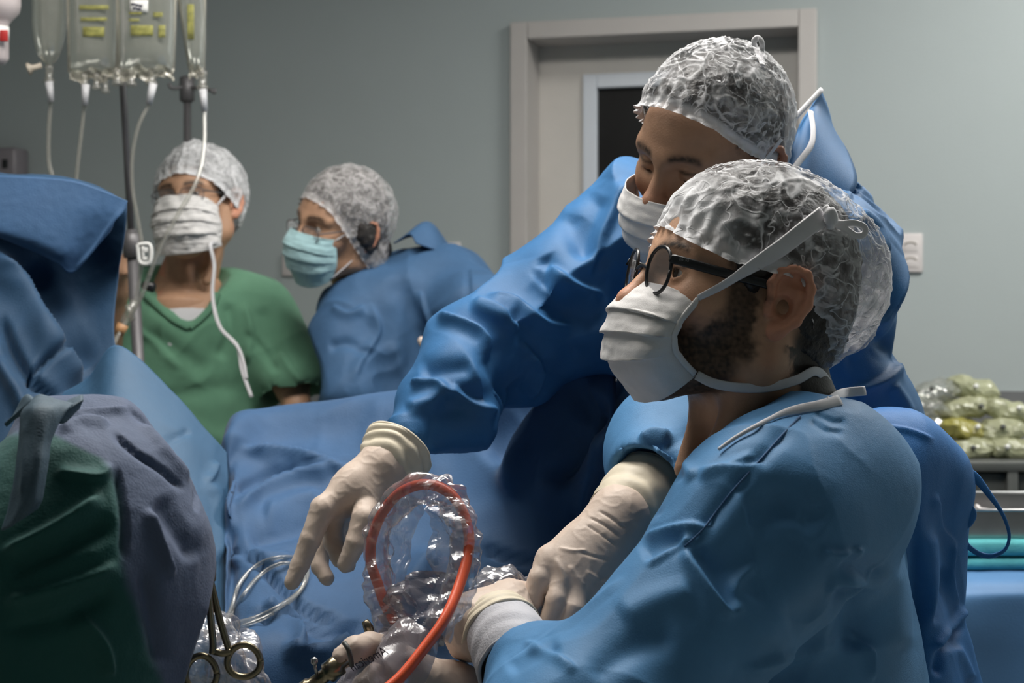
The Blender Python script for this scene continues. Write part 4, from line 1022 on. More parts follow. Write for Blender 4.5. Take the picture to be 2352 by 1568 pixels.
def puff(A, t, d): return .03 + .03 * sstep(.1, -.8, d[:, 0]) * sstep(.1, .6, np.full(len(d), t)) + .04 * sstep(.3, .9, d[:, 0])
CS = cap_mesh(fs, ps, hem, (.113, .089, .110), puff, M['cap'], seed=31, amp=.0030, ruff=.004, c0=(-.012, 0, .045),
     dense=lambda L: np.maximum(.75 * sstep(.07, .1, L[:, 0]) * sstep(.13, .1, L[:, 2]), .95 * sstep(.015, -.045, L[:, 0] + .9 * (L[:, 2] - .01))))
cen = [S_(1470, 440, 0) + [.004, 0, .012], S_(1474, 455, 0) + [.012, 0, -.012], S_(1490, 500, 0) + [.004, 0, -.025], S_(1520, 560, 0) + [-.03, 0, -.03]]
cen = [(.128, 0, -.012), (.136, 0, -.038), (.130, 0, -.075), (.100, 0, -.122)]
edg = [(.062, .066, -.014), (.060, .069, -.045), (.055, .068, -.07), (.050, .060, -.100)]
mask_mesh(fs, ps, cen, edg, M['mask'], pleats=(.33, .55, .75), amp=.004, NR=80, NC=60)
mk('mask_tie', ribbon([fs.w(.062, .067, -.012), fs.w(.03, .078, .0), fs.w(.0, .090, .028), fs.w(-.02, .098, .05)], .0035, .001, fs.l), M['tie'], ps)
tb_ = snap(CS, 1752, 150, .002); td = tb_[1] + .04
tp = [tb_, P(1738, 116, td), P(1732, 96, td), P(1741, 87, td), P(1750, 98, td), P(1750, 122, td), tb_ + [.001, .003, -.004]]
mk('bow_loop', ribbon(tp, .0038, .001, (.3, -.9, .2)), M['tie'], ps)
# gown
G = Field((-.22, 1.88, .70), (.66, 2.62, 1.50), .0066)
G.cap((.325, 2.20, 1.225), (.335, 2.30, .95), .160, .165, .08, flat=((.8, -.6, 0), 1.1)); G.cap((.335, 2.30, .98), (.36, 2.36, .70), .165, .18, .08)
G.cap(SLh + [-.02, .03, -.03], NS + [.05, .05, -.02], .10, .09, .07); G.cap(SR + [.03, .0, -.03], NS + [-.03, .05, -.06], .085, .08, .07)
G.cap(SLh + [-.01, 0, -.035], EL, .095, .082, .05); G.cap(EL, WLh, .085, .055, .03)
G.cap(SR, (SR + ER) / 2 + [0, 0, -.01], .078, .074, .06); G.cap((SR + ER) / 2 + [0, 0, -.01], ER, .074, .070, .04); G.cap(ER, ER * .45 + WR * .55 + [.012, 0, 0], .070, .058, .04); G.cap(ER * .45 + WR * .55 + [.012, 0, 0], WR + [.012, .018, .012], .060, .044, .04)
G.cap(ER + [.05, .02, .0], (SR + ER) / 2 + [.04, 0, -.06], .06, .07, .05)
G.cap(NS + [.0, -.02, .03], NS + [-.06, -.05, .22], .070, .12, .012, True)
fold = [([(1450, 400), (1420, 470), (1380, 560), (1350, 640)], 22, .007, 's'), ([(1385, 445), (1350, 520), (1340, 600)], 16, -.007, 's'), ([(1300, 480), (1330, 560), (1400, 620)], 24, -.008, 'r'),
        ([(1255, 600), (1300, 640), (1390, 680)], 20, .008, 's'), ([(1245, 585), (1260, 620), (1230, 650)], 13, -.008, 's'), ([(1210, 650), (1290, 700), (1400, 740)], 24, -.009, 'r'),
        ([(1080, 690), (1150, 720), (1200, 760)], 18, .009, 's'), ([(1110, 680), (1180, 690), (1260, 740), (1330, 745)], 18, .007, 's'), ([(1170, 710), (1210, 760), (1215, 830)], 16, -.009, 's'),
        ([(1000, 720), (1060, 740), (1110, 770), (1130, 830)], 16, .009, 's'), ([(1115, 780), (1140, 860), (1220, 920)], 24, -.008, 'r'), ([(960, 860), (1020, 850), (1090, 840)], 15, -.008, 's'),
        ([(940, 880), (1000, 870), (1040, 900)], 12, .006, 's'), ([(1030, 880), (1080, 920), (1150, 940)], 18, .009, 's'), ([(930, 940), (990, 920), (1040, 880)], 16, .006, 'r'), ([(1000, 960), (1090, 920), (1190, 900)], 18, -.008, 's'),
        ([(1240, 660), (1300, 740), (1330, 850)], 30, -.010, 'r'), ([(1200, 780), (1240, 850), (1220, 920)], 16, .007, 's'),
        ([(1500, 540), (1470, 640), (1420, 740)], 26, -.010, 'r'), ([(1560, 560), (1500, 680), (1430, 800)], 22, .008, 's'), ([(1440, 600), (1430, 720), (1425, 860)], 20, -.010, 'r'), ([(1450, 820), (1470, 900), (1500, 980)], 22, .006, 'r'),
        ([(1880, 400), (1930, 410), (1960, 460)], 16, .006, 's'), ([(1870, 420), (1920, 440), (1980, 430)], 12, -.005, 's'), ([(1900, 380), (1950, 400), (1985, 440)], 12, -.005, 's'), ([(1960, 480), (2010, 520), (2040, 600)], 22, .007, 's'),
        ([(1990, 580), (2030, 660), (2050, 740)], 20, -.008, 's'), ([(1930, 830), (2000, 810), (2080, 780)], 20, -.008, 's'), ([(1950, 900), (2030, 870), (2080, 820)], 18, .008, 's'), ([(2000, 780), (2060, 800), (2090, 850)], 16, -.008, 'r'), ([(2040, 880), (2070, 920), (2090, 960)], 14, .006, 'r')]
GS = gown_mesh(G, ps, M['gown'], 41, [(p, w * 1.2, a * (1.5 if a > 0 else 1.0), k) for p, w, a, k in fold], amp=.022, sc=7.5, sharp=.7)
# standing collar behind the neck, bound in white
cg = [[P(1790, 420, 2.02), P(1822, 330, 2.08), P(1842, 280, 2.12), P(1884, 208, 2.16)],
      [P(1825, 430, 2.02), P(1862, 345, 2.07), P(1872, 270, 2.12), P(1900, 250, 2.18)],
      [P(1900, 490, 2.03), P(1965, 430, 2.07), P(1948, 355, 2.14), P(1912, 300, 2.22)]]
co = mk('collar', slab(surf(cg, 10, 10), .002), M['gown'], ps)
mk('collar_binding', ribbon([P(1808, 408, 1.995), P(1835, 372, 2.02), P(1862, 335, 2.045), P(1868, 300, 2.07), P(1862, 255, 2.10)], .0042, .0014, (.3, -.9, .2)), M['bind'], co)
mk('collar_binding', ribbon([P(1818, 280, 2.10), P(1850, 245, 2.12), P(1888, 205, 2.15)], .0035, .0014, (.3, -.9, .2)), M['bind'], co)
# gloved hand reaching down
hw = P(882, 1072, 1.985)
MC = PP([(742, 1168, 1.935), (764, 1182, 1.96), (782, 1190, 1.99), (798, 1196, 2.02)])
glove(ps, [(hw, .025, MC[0], .0145), (hw, .025, MC[1], .0145), (hw, .025, MC[2], .014), (hw, .024, MC[3], .013), (P(815, 1120, 1.965), .026, P(840, 1140, 1.96), .022)],
  [([MC[0]] + PP([(712, 1240, 1.925), (690, 1295, 1.92), (671, 1336, 1.915)]), [.0150, .0128, .0115, .0098]),
   ([MC[1]] + PP([(766, 1245, 1.955), (782, 1282, 1.94), (800, 1296, 1.93)]), [.0145, .0122, .011, .0095]),
   ([MC[2]] + PP([(738, 1262, 1.985), (734, 1300, 1.975), (751, 1328, 1.965)]), [.014, .0120, .0105, .0092]),
   ([MC[3]] + PP([(768, 1240, 2.02), (772, 1272, 2.01), (786, 1290, 2.0)]), [.013, .0105, .0095, .0085]),
   (PP([(846, 1130, 1.965), (836, 1190, 1.93), (817, 1246, 1.92), (794, 1296, 1.92)]), [.0180, .0150, .0128, .0102])], h=.002, amp=.0006)
cuff(ps, [P(915, 1032, 2.008), P(900, 1052, 1.998), P(878, 1078, 1.985)], [.0455, .0415, .0335], M['latex2'], seed=15)
lower_body(ps, [(.34, 2.36, .86), (.50, 2.30, .86)], [(.33, 2.40, .48), (.52, 2.34, .48)], [(.34, 2.44, 0), (.54, 2.38, 0)])
shoe(ps, (.34, 2.44, 0), (-.6, -.8)); shoe(ps, (.54, 2.38, 0), (-.6, -.8))

# ================================================================== nurse in blue gown leaning in, pale blue mask
pw = thing('person', (-.25, 3.66, 0.0), 'nurse in a dull blue gown and pale blue mask, leaning forward beside the wall plate', 'person')
fw = Fr((0, 0, 0), (-.72, -.64, -.10), -15, 1.0)
fw.O = P(680, 556, 3.52) - (.118 * fw.f - .018 * fw.u)
NW = P(835, 660, 3.66)
V, Q = head_mesh(fw, .0036, [(fw.w(-.03, 0, -.03), .050), ((fw.w(-.03, 0, -.03) + NW) / 2, .050), (NW, .058), (NW + [.05, .02, -.08], .075)], slim=.95, muscle=False)
fb = Field((-.6, 3.3, .7), (.2, 4.0, 1.35), .014)
C1 = P(930, 760, 3.64); fb.cap(C1, (-.20, 3.68, .85), .06, .07, .05); fb.cap(NW, C1, .045, .055, .05)
V2, Q2 = fb.mesh(2)
mk('body', (np.vstack([V, V2]), np.vstack([Q, Q2 + len(V)])), M['skin'], pw, col=np.vstack([skin_cols(fw, V, 1.0), np.tile(SKIN, (len(V2), 1))]))
eyes(fw, pw, (1, -.15, -.1)); hair_mesh(fw, pw, .006, low=-.09, bun=((-.085, 0, -.055), (.05, .055, .05)), over=True)
hem = [(.092, 0, .085), (.074, .052, .066), (.046, .076, .022), (.006, .082, -.03), (-.04, .078, -.08), (-.085, .05, -.108), (-.10, 0, -.112)]
def puff(A, t, d): return .02 + .10 * sstep(.1, -.7, d[:, 0]) * sstep(.15, .7, np.full(len(d), t))
cap_mesh(fw, pw, hem, (.110, .088, .106), puff, M['cap3'], seed=51, amp=.0030, NA=160, NT=60, cs=26)
cen = [(.116, 0, .006), (.134, 0, -.024), (.128, 0, -.065), (.098, 0, -.118)]
edg = [(.062, .064, -.002), (.056, .066, -.04), (.054, .063, -.065), (.056, .052, -.095)]
mw = mask_mesh(fw, pw, cen, edg, M['maskblue'], pleats=(.34, .55, .76), amp=.004, NR=80, NC=60)
mk('ear_loop', sweep(catmull([fw.w(.062, .066, -.004), fw.w(.03, .078, .018), fw.w(-.005, .083, .03)], 8), .0016, 6), M['tie'], mw)
mk('ear_loop', sweep(catmull([fw.w(.056, .055, -.092), fw.w(.02, .07, -.055), fw.w(-.01, .08, -.02)], 8), .0016, 6), M['tie'], mw)
glasses(fw, pw, (.106, .034, .006), .026, .016, wrap=.12, rim=.0011, temple_end=(-.01, .078, .022), mat=M['pole'], temple=(.001, .0016), shape=3.0)
G = Field((-.60, 3.28, .72), (.16, 4.02, 1.45), .0085)
G.cap(P(850, 700, 3.66), P(1030, 690, 3.70), .095, .105, .08); G.cap(P(862, 720, 3.62), P(865, 980, 3.62), .112, .120, .08); G.cap(P(1010, 720, 3.70), P(960, 1060, 3.68), .13, .16, .08)
G.cap(P(1010, 640, 3.66), P(1090, 720, 3.54), .07, .08, .06); G.cap(P(1090, 720, 3.54), P(1080, 900, 3.46), .082, .075, .05)
G.cap(P(790, 755, 3.55), P(800, 900, 3.48), .054, .056, .06); G.cap(P(812, 695, 3.60), P(788, 770, 3.55), .052, .056, .05)
G.cap(P(905, 1040, 3.66), P(905, 1180, 3.66), .18, .19, .1)
G.cap(NW + [.0, 0, .01], NW + [-.12, -.05, .10], .050, .09, .012, True)
fold = [([(880, 640), (930, 680), (960, 760), (1010, 840)], 20, -.012, 's'), ([(850, 690), (870, 760), (830, 830), (810, 880)], 18, .010, 's'), ([(960, 660), (990, 740), (1040, 790)], 16, .010, 's'),
        ([(1075, 610), (1078, 660), (1076, 720)], 7, -.006, 's'), ([(750, 800), (800, 790), (850, 820)], 14, -.008, 'r'), ([(900, 780), (930, 860), (990, 890)], 18, .009, 'r'), ([(760, 700), (800, 720), (840, 700)], 14, .008, 's'), ([(1000, 760), (1040, 730), (1075, 700)], 12, -.009, 's')]
GW = gown_mesh(G, pw, M['gown3'], 61, fold, amp=.016, sc=6, sharp=.6, fine=.0003)
fl = [[P(905, 560, 3.62), P(950, 545, 3.66), P(1000, 575, 3.72)], [P(940, 540, 3.60), P(985, 512, 3.66), P(1022, 556, 3.74)], [P(955, 560, 3.58), P(1010, 580, 3.62), P(1045, 592, 3.70)]]
mk('collar', slab(surf(fl, 10, 10), .003), M['gown3'], pw)
# gloved fingertips showing in front of her gown
hw = P(1045, 800, 3.40)
glove(pw, [(hw, .030, P(1010, 788, 3.38), .014), (hw, .030, P(1015, 800, 3.36), .014), (hw, .028, P(1020, 770, 3.38), .014)],
  [(PP([(1012, 792, 3.38), (992, 786, 3.37), (975, 790, 3.36), (968, 782, 3.36)]), [.011, .0105, .010, .009]), (PP([(1016, 780, 3.39), (1002, 776, 3.38), (992, 776, 3.38), (988, 772, 3.38)]), [.011, .010, .0095, .0085]),
   (PP([(1020, 800, 3.37), (1004, 804, 3.35), (990, 806, 3.35), (984, 802, 3.35)]), [.011, .010, .0095, .0085]), (PP([(1025, 812, 3.37), (1012, 820, 3.35), (1000, 824, 3.35), (995, 820, 3.35)]), [.010, .009, .0085, .008]), (PP([(1035, 780, 3.37), (1025, 765, 3.36), (1012, 762, 3.36), (1004, 766, 3.36)]), [.012, .011, .0095, .0085])], h=.0032, amp=.0005)
G2 = Field(P(1000, 960, 3.6) - .2, P(1100, 760, 3.3) + .25, .009); G2.cap(P(1080, 900, 3.46), P(1050, 806, 3.41), .06, .045)
mk('sleeve', G2.mesh(2), M['gown3'], pw)
lower_body(pw, [(-.26, 3.66, .86), (-.12, 3.70, .86)], [(-.27, 3.68, .48), (-.12, 3.72, .48)], [(-.28, 3.70, 0), (-.12, 3.74, 0)])
shoe(pw, (-.28, 3.70, 0), (-1, -.5)); shoe(pw, (-.12, 3.74, 0), (-1, -.5))

# ================================================================== nurse in green scrubs by the drip stand
pg = thing('person', (-.75, 3.78, 0.0), 'nurse in green V-neck scrubs, glasses and white mask, standing behind the drip stand', 'person')
fg = Fr((0, 0, 0), (-.22, -.97, .06), 5, 1.03)
fg.O = P(404, 474, 3.63) - fg.s * (.118 * fg.f - .012 * fg.u)
NG = P(428, 655, 3.80)
V, Q = head_mesh(fg, .0034, [(fg.w(-.03, 0, -.04), .054), ((fg.w(-.03, 0, -.04) + NG) / 2, .053), (NG, .062), (NG + [0, -.01, -.05], .10)])
SGr = P(590, 720, 3.80); SGl = P(275, 720, 3.80); EG = P(668, 880, 3.74); HG = P(705, 1010, 3.66)
fb = Field((-1.25, 3.3, .6), (-.3, 4.1, 1.32), .012)
fb.cap(SGr, SGl, .055, .055, .05); fb.cap(P(432, 760, 3.80), P(440, 1150, 3.82), .105, .11, .05, flat=((1, 0, 0), 1.35)); fb.cap(SGr, EG, .046, .04, .03); fb.cap(EG, HG, .040, .026, .02); fb.cap(NG, P(432, 760, 3.78), .07, .10, .05)
fb.cap(SGl, P(235, 880, 3.72), .046, .04, .03); fb.cap(P(235, 880, 3.72), P(268, 660, 3.56), .038, .027, .02)
fb.cap(P(268, 660, 3.56), P(272, 618, 3.52), .03, .026, .02)
for k in range(4): fb.cap(P(268, 635 - k * 16, 3.52), P(292, 628 - k * 16, 3.50), .011, .010, .004)
V2, Q2 = fb.mesh(1)
mk('body', (np.vstack([V, V2]), np.vstack([Q, Q2 + len(V)])), M['skin'], pg, col=np.vstack([skin_cols(fg, V, 1.12), np.tile(SKIN * 1.05, (len(V2), 1))]))
eyes(fg, pg, (1, .25, -.05)); hair_mesh(fg, pg, .006, low=-.02)
hem = [(.100, 0, .070), (.080, .052, .058), (.046, .080, .030), (.0, .088, .004), (-.045, .082, -.03), (-.085, .05, -.05), (-.10, 0, -.055)]
def puff(A, t, d): return .0 + .06 * np.sin(A * 3 + 1) * np.sin(np.pi * t) + .04 * sstep(.3, -.7, d[:, 0])
cap_mesh(fg, pg, hem, (.118, .099, .110), puff, M['cap2'], seed=71, amp=.0045, NA=160, NT=60, cs=22, ruff=.002)
cen = [(.124, 0, .012), (.136, 0, -.022), (.134, 0, -.065), (.108, 0, -.116)]
edg = [(.058, .068, -.008), (.052, .074, -.04), (.050, .074, -.065), (.052, .072, -.098)]
mg = mask_mesh(fg, pg, cen, edg, M['mask'], pleats=(.30, .52, .74), amp=.005, NR=80, NC=60, wob=.003)
tw = [fg.w(.052, .074, -.096), P(484, 560, 3.62), P(492, 610, 3.61), P(488, 680, 3.60), P(505, 750, 3.58), P(545, 795, 3.57), P(556, 850, 3.56), P(578, 912, 3.55)]
mk('mask_tie', ribbon(tw, .0042, .0012, (.1, -.97, .1)), M['tie'], mg)
mk('mask_tie', ribbon([P(524, 772, 3.575), P(548, 800, 3.565), P(560, 835, 3.56), P(566, 870, 3.555)], .0036, .0012, (.1, -.97, .1)), M['tie'], mg)
mk('mask_tie', ribbon([fg.w(.056, .069, -.01), fg.w(.02, .082, .02), fg.w(-.02, .088, .03)], .0035, .001, fg.l), M['tie'], mg)
gg = glasses(fg, pg, (.108, .034, .012), .027, .017, wrap=.10, rim=.0010, temple_end=(-.01, .080, .02), mat=M['pole'], temple=(.001, .0018), shape=3.2)
# white undershirt and scrub top
T = Field((-1.02, 3.52, .95), (-.5, 4.0, 1.30), .008)
T.cap(P(432, 765, 3.785), P(438, 778, 3.88), .112, .05, .05, flat=((1, 0, 0), 1.15))
T.box(P(430, 640, 3.74) + [0, 0, 0], (.3, .4, .052), None, .004, .004, True)
mk('undershirt', T.mesh(2), M['tee'], pg)
G = Field((-1.22, 3.45, .62), (-.36, 4.05, 1.34), .0085)
G.cap(SGr + [0, .0, -.01], SGl + [0, 0, -.01], .075, .075, .05); G.cap(P(432, 770, 3.80), P(440, 1180, 3.82), .128, .145, .07, flat=((1, 0, 0), 1.42))
G.cap(SGr, EG + [0, 0, .015], .082, .085, .05); G.cap(SGl, P(240, 880, 3.74), .082, .085, .05)
G.cap(P(520, 690, 3.82), P(330, 690, 3.82), .075, .075, .06)
G.cap(P(426, 600, 3.72), P(432, 690, 3.64), .105, .062, .004, True); G.cap(P(432, 690, 3.64), P(437, 745, 3.61), .062, .006, .004, True)
G.cap(EG + [.004, -.01, -.02], EG + [.03, -.03, -.12], .068, .085, .004, True)
fold = [([(330, 760), (390, 800), (440, 830), (480, 860)], 16, -.010, 's'), ([(300, 740), (360, 790), (420, 850)], 14, .008, 's'), ([(520, 690), (530, 760), (500, 830)], 16, -.010, 'r'), ([(560, 690), (580, 760), (570, 840)], 16, .010, 's'),
        ([(600, 700), (620, 770), (640, 830)], 14, -.010, 's'), ([(350, 920), (440, 900), (560, 890)], 26, -.010, 'r'), ([(640, 800), (670, 850), (700, 880)], 12, .008, 's'), ([(560, 760), (600, 800), (640, 860)], 12, -.008, 'r'), ([(400, 960), (480, 1000), (540, 1010)], 22, .008, 'r')]
GG = gown_mesh(G, pg, M['scrub'], 81, fold, amp=.014, sc=6, sharp=.5, name='scrub_top', fine=.0003)
nk = [snap(GG, x, y, .002, 14) for x, y in [(330, 672), (360, 700), (395, 730), (435, 752)]]
mk('neck_trim', ribbon(nk, .008, .003, (.1, -.95, .2)), M['scrub'], pg); nk = [snap(GG, x, y, .002, 14) for x, y in [(435, 752), (462, 730), (488, 700), (498, 672)]]
mk('neck_trim', ribbon(nk, .008, .003, (.1, -.95, .2)), M['scrub'], pg)
lower_body(pg, [(-.82, 3.80, .86), (-.68, 3.80, .86)], [(-.83, 3.82, .48), (-.67, 3.82, .48)], [(-.83, 3.84, 0), (-.67, 3.84, 0)])
shoe(pg, (-.83, 3.84, 0), (-.2, -1)); shoe(pg, (-.67, 3.84, 0), (-.1, -1))

# ================================================================== drapes over the patient
def drape(name, ctrl, mat, par=None, nu=26, nv=26, t=.003, seed=1, amp=.008, sc=6, sharp=.4, fold=(), label=None, cat=None, stretch=None, back=None):
    C = np.array([[P(*q) for q in row] for row in ctrl]); G = surf(C, nu, nv); r, c = G.shape[:2]
    V = G.reshape(-1, 3); Q = np.array(grid_faces(r, c)); N = normals(V, Q)
    view = V - CAMP
    if (N * view).sum() > 0: Q = Q[:, ::-1]; N = -N
    V = wrinkle(V, N, seed, amp, sc, sharp, .0004, stretch)
    if fold:
        N = nrm_rows(relax(normals(V, Q), Q, 2)); V = folds(V, N, fold)
    N = normals(V, Q); n = len(V)
    ring = [j for j in range(c)] + [i * c + c - 1 for i in range(1, r)] + [(r - 1) * c + j for j in range(c - 2, -1, -1)] + [i * c for i in range(r - 2, 0, -1)]
    Fc = [tuple(f) for f in Q] + [tuple(f[::-1] + n) for f in Q] + [(a, b, b + n, a + n) for a, b in zip(ring, ring[1:] + ring[:1])]
    o = mk(name, (np.vstack([V, V - N * t]), Fc), mat, par, label=label, cat=cat)
    return o, V
ot = thing('operating_table', (-.20, 2.38, 0), 'operating table hidden under the blue drapes', 'operating table')
mk('table_top', box((-.20, 2.38, .60), (.30, .20, .04), None, .015), M['black'], ot); mk('column', box((-.20, 2.38, .30), (.10, .10, .28), None, .01), M['steel'], ot); mk('foot_plate', box((-.20, 2.38, .025), (.25, .18, .025), None, .01), M['steel'], ot)

# broad drape over the patient's hips and thigh
X = [505, 520, 545, 620, 760, 920, 1100, 1260, 1400, 1425]
rid = [1075, 1035, 968, 945, 925, 903, 862, 790, 690, 672]
dr_ = [2.50, 2.46, 2.50, 2.55, 2.56, 2.55, 2.50, 2.42, 2.34, 2.36]
rows = []
rows.append([(x + 6, y + 70, d + .30) for x, y, d in zip(X, rid, dr_)])
rows.append([(x, y + 8, d + .10) for x, y, d in zip(X, rid, dr_)])
rows.append([(x, y, d) for x, y, d in zip(X, rid, dr_)])
rows.append([(x - (0 if x < 1300 else 6), y + 60 + (1250 - y) * .08, d - .06) for x, y, d in zip(X, rid, dr_)])
rows.append([(x - (0 if x < 1300 else 14), y + (1250 - y) * .55, d - .16) for x, y, d in zip(X, rid, dr_)])
rows.append([(x + (14 if x < 560 else 0) - (0 if x < 1300 else 24), 1270, 2.24 + .02 * math.sin(k * 1.7)) for k, x in enumerate(X)])
rows.append([(x + (10 if x < 560 else 0) - (0 if x < 1300 else 30), 1420, 2.10 + .03 * math.sin(k * 1.3 + 1)) for k, x in enumerate(X)])
rows.append([(x - 20, 1600, 1.98 + .02 * math.sin(k * 2.1)) for k, x in enumerate(X)])
rows.append([(x - 30, 2300, 1.96) for k, x in enumerate(X)])
fold = [([(545, 1028), (640, 1040), (740, 1058), (830, 1100)], 15, .012, 's'), ([(525, 1170), (600, 1130), (700, 1090), (780, 1080)], 22, .014, 's'), ([(560, 1230), (640, 1215), (760, 1180)], 22, -.016, 'r'),
        ([(525, 1280), (600, 1285), (690, 1290)], 18, .012, 's'), ([(520, 1262), (600, 1300), (700, 1390), (800, 1430)], 12, -.012, 's'), ([(600, 1180), (680, 1150), (740, 1140)], 16, .008, 'r'), ([(540, 1130), (620, 1090), (690, 1075)], 14, -.008, 'r'),
        ([(1405, 760), (1330, 880), (1230, 1020), (1160, 1150)], 34, .028, 's'), ([(1380, 900), (1320, 1010), (1260, 1130)], 30, -.026, 'r'), ([(1300, 860), (1200, 960), (1110, 1060)], 34, -.028, 'r'), ([(1400, 980), (1370, 1080), (1330, 1200)], 26, .018, 's'),
        ([(1240, 830), (1150, 920), (1050, 1000)], 26, .02, 'r'), ([(560, 1420), (650, 1400), (760, 1440), (860, 1430)], 22, -.014, 's'), ([(640, 1480), (740, 1500), (830, 1470)], 20, .014, 's'), ([(600, 1380), (680, 1420), (700, 1500)], 18, .012, 's'),
        ([(850, 1430), (940, 1350), (1000, 1260)], 26, .012, 'r'), ([(1090, 1250), (1180, 1280), (1290, 1290)], 20, -.010, 's')]
mid, DV = drape('patient_drape', rows, M['drape'], None, 16, 20, .003, 5, .018, 5.5, .45, [(p, w * 1.1, a * 1.5, k) for p, w, a, k in fold], 'wide blue surgical drape over the patient, rising to the standing surgeon', 'drape')

# raised screen drape at the left with its folded-over corner
rows = [[(-230, 440, 2.75), (-100, 412, 2.72), (0, 412, 2.70), (110, 412, 2.70), (200, 430, 2.70), (288, 470, 2.70)],
        [(-230, 420, 2.66), (-100, 404, 2.64), (0, 406, 2.62), (110, 407, 2.62), (200, 424, 2.62), (292, 462, 2.62)],
        [(-230, 520, 2.62), (-100, 520, 2.60), (0, 530, 2.58), (110, 535, 2.60), (200, 540, 2.62), (286, 545, 2.61)],
        [(-230, 660, 2.58), (-100, 660, 2.55), (0, 660, 2.54), (110, 660, 2.60), (190, 655, 2.62), (271, 640, 2.62)],
        [(-230, 820, 2.52), (-100, 820, 2.48), (0, 810, 2.46), (110, 800, 2.50), (190, 790, 2.57), (262, 770, 2.58)],
        [(-230, 1000, 2.44), (-100, 1000, 2.40), (0, 1000, 2.38), (110, 990, 2.40), (200, 960, 2.48), (290, 900, 2.52)],
        [(-230, 1300, 2.34), (-100, 1300, 2.30), (0, 1300, 2.28), (110, 1300, 2.30), (200, 1300, 2.36), (300, 1200, 2.42)],
        [(-230, 2300, 2.30), (-100, 2300, 2.26), (0, 2300, 2.24), (110, 2300, 2.26), (200, 2300, 2.32), (300, 2300, 2.38)]]
fold = [([(-20, 560), (60, 680), (130, 800), (195, 910)], 34, .022, 's'), ([(60, 600), (140, 740), (200, 860)], 28, -.020, 'r'), ([(0, 720), (60, 850), (150, 930)], 24, -.016, 's'), ([(150, 790), (100, 840), (60, 880)], 12, -.012, 's'),
        ([(70, 890), (120, 920), (160, 910)], 12, .010, 's'), ([(-10, 820), (40, 900), (60, 960)], 18, .012, 'r'), ([(260, 830), (220, 850), (180, 870)], 9, -.008, 's')]
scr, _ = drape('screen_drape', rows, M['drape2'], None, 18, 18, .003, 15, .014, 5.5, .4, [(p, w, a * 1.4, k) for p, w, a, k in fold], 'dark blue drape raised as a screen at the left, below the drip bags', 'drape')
rows = [[(-230, 412, 2.60), (-60, 404, 2.59), (60, 405, 2.585), (160, 412, 2.585), (230, 434, 2.59), (293, 461, 2.595)],
        [(-230, 470, 2.575), (-60, 470, 2.565), (60, 480, 2.56), (150, 490, 2.565), (220, 490, 2.58), (284, 486, 2.59)],
        [(-230, 510, 2.56), (-60, 520, 2.55), (60, 545, 2.545), (140, 570, 2.55), (200, 565, 2.575), (262, 512, 2.585)],
        [(-230, 515, 2.57), (-60, 530, 2.56), (60, 572, 2.555), (130, 605, 2.555), (172, 624, 2.57), (250, 530, 2.585)]]
drape('folded_corner', rows, M['drape'], scr, 16, 16, .003, 17, .006, 5, .3, [([(172, 620), (220, 565), (285, 470)], 14, .004, 's')])

# sloping sheet between the screen and the hips
rows = [[(90, 930, 2.48), (200, 872, 2.46), (272, 795, 2.44), (400, 905, 2.42), (470, 985, 2.42), (522, 1040, 2.44)],
        [(90, 980, 2.42), (200, 920, 2.40), (270, 880, 2.38), (400, 985, 2.36), (470, 1050, 2.37), (524, 1100, 2.40)],
        [(90, 1060, 2.32), (200, 1050, 2.30), (270, 1060, 2.28), (400, 1130, 2.27), (470, 1180, 2.28), (524, 1230, 2.32)],
        [(90, 1250, 2.20), (200, 1280, 2.18), (270, 1300, 2.16), (400, 1320, 2.14), (470, 1350, 2.15), (518, 1380, 2.20)],
        [(90, 1600, 2.02), (200, 1600, 2.02), (270, 1600, 2.0), (400, 1600, 1.98), (460, 1600, 1.98), (500, 1600, 2.02)],
        [(90, 2300, 2.0), (200, 2300, 2.0), (270, 2300, 1.98), (400, 2300, 1.96), (460, 2300, 1.96), (500, 2300, 2.0)]]
drape('sloping_drape', rows, M['slope'], None, 18, 14, .003, 25, .006, 5, .3, [([(440, 990), (400, 1010), (380, 1030)], 10, -.006, 's'), ([(500, 1060), (490, 1090), (470, 1110)], 12, .008, 's'), ([(460, 1100), (500, 1150), (505, 1300)], 16, .008, 'r')],
      'lighter blue drape sloping down between the raised screen and the hips', 'drape')

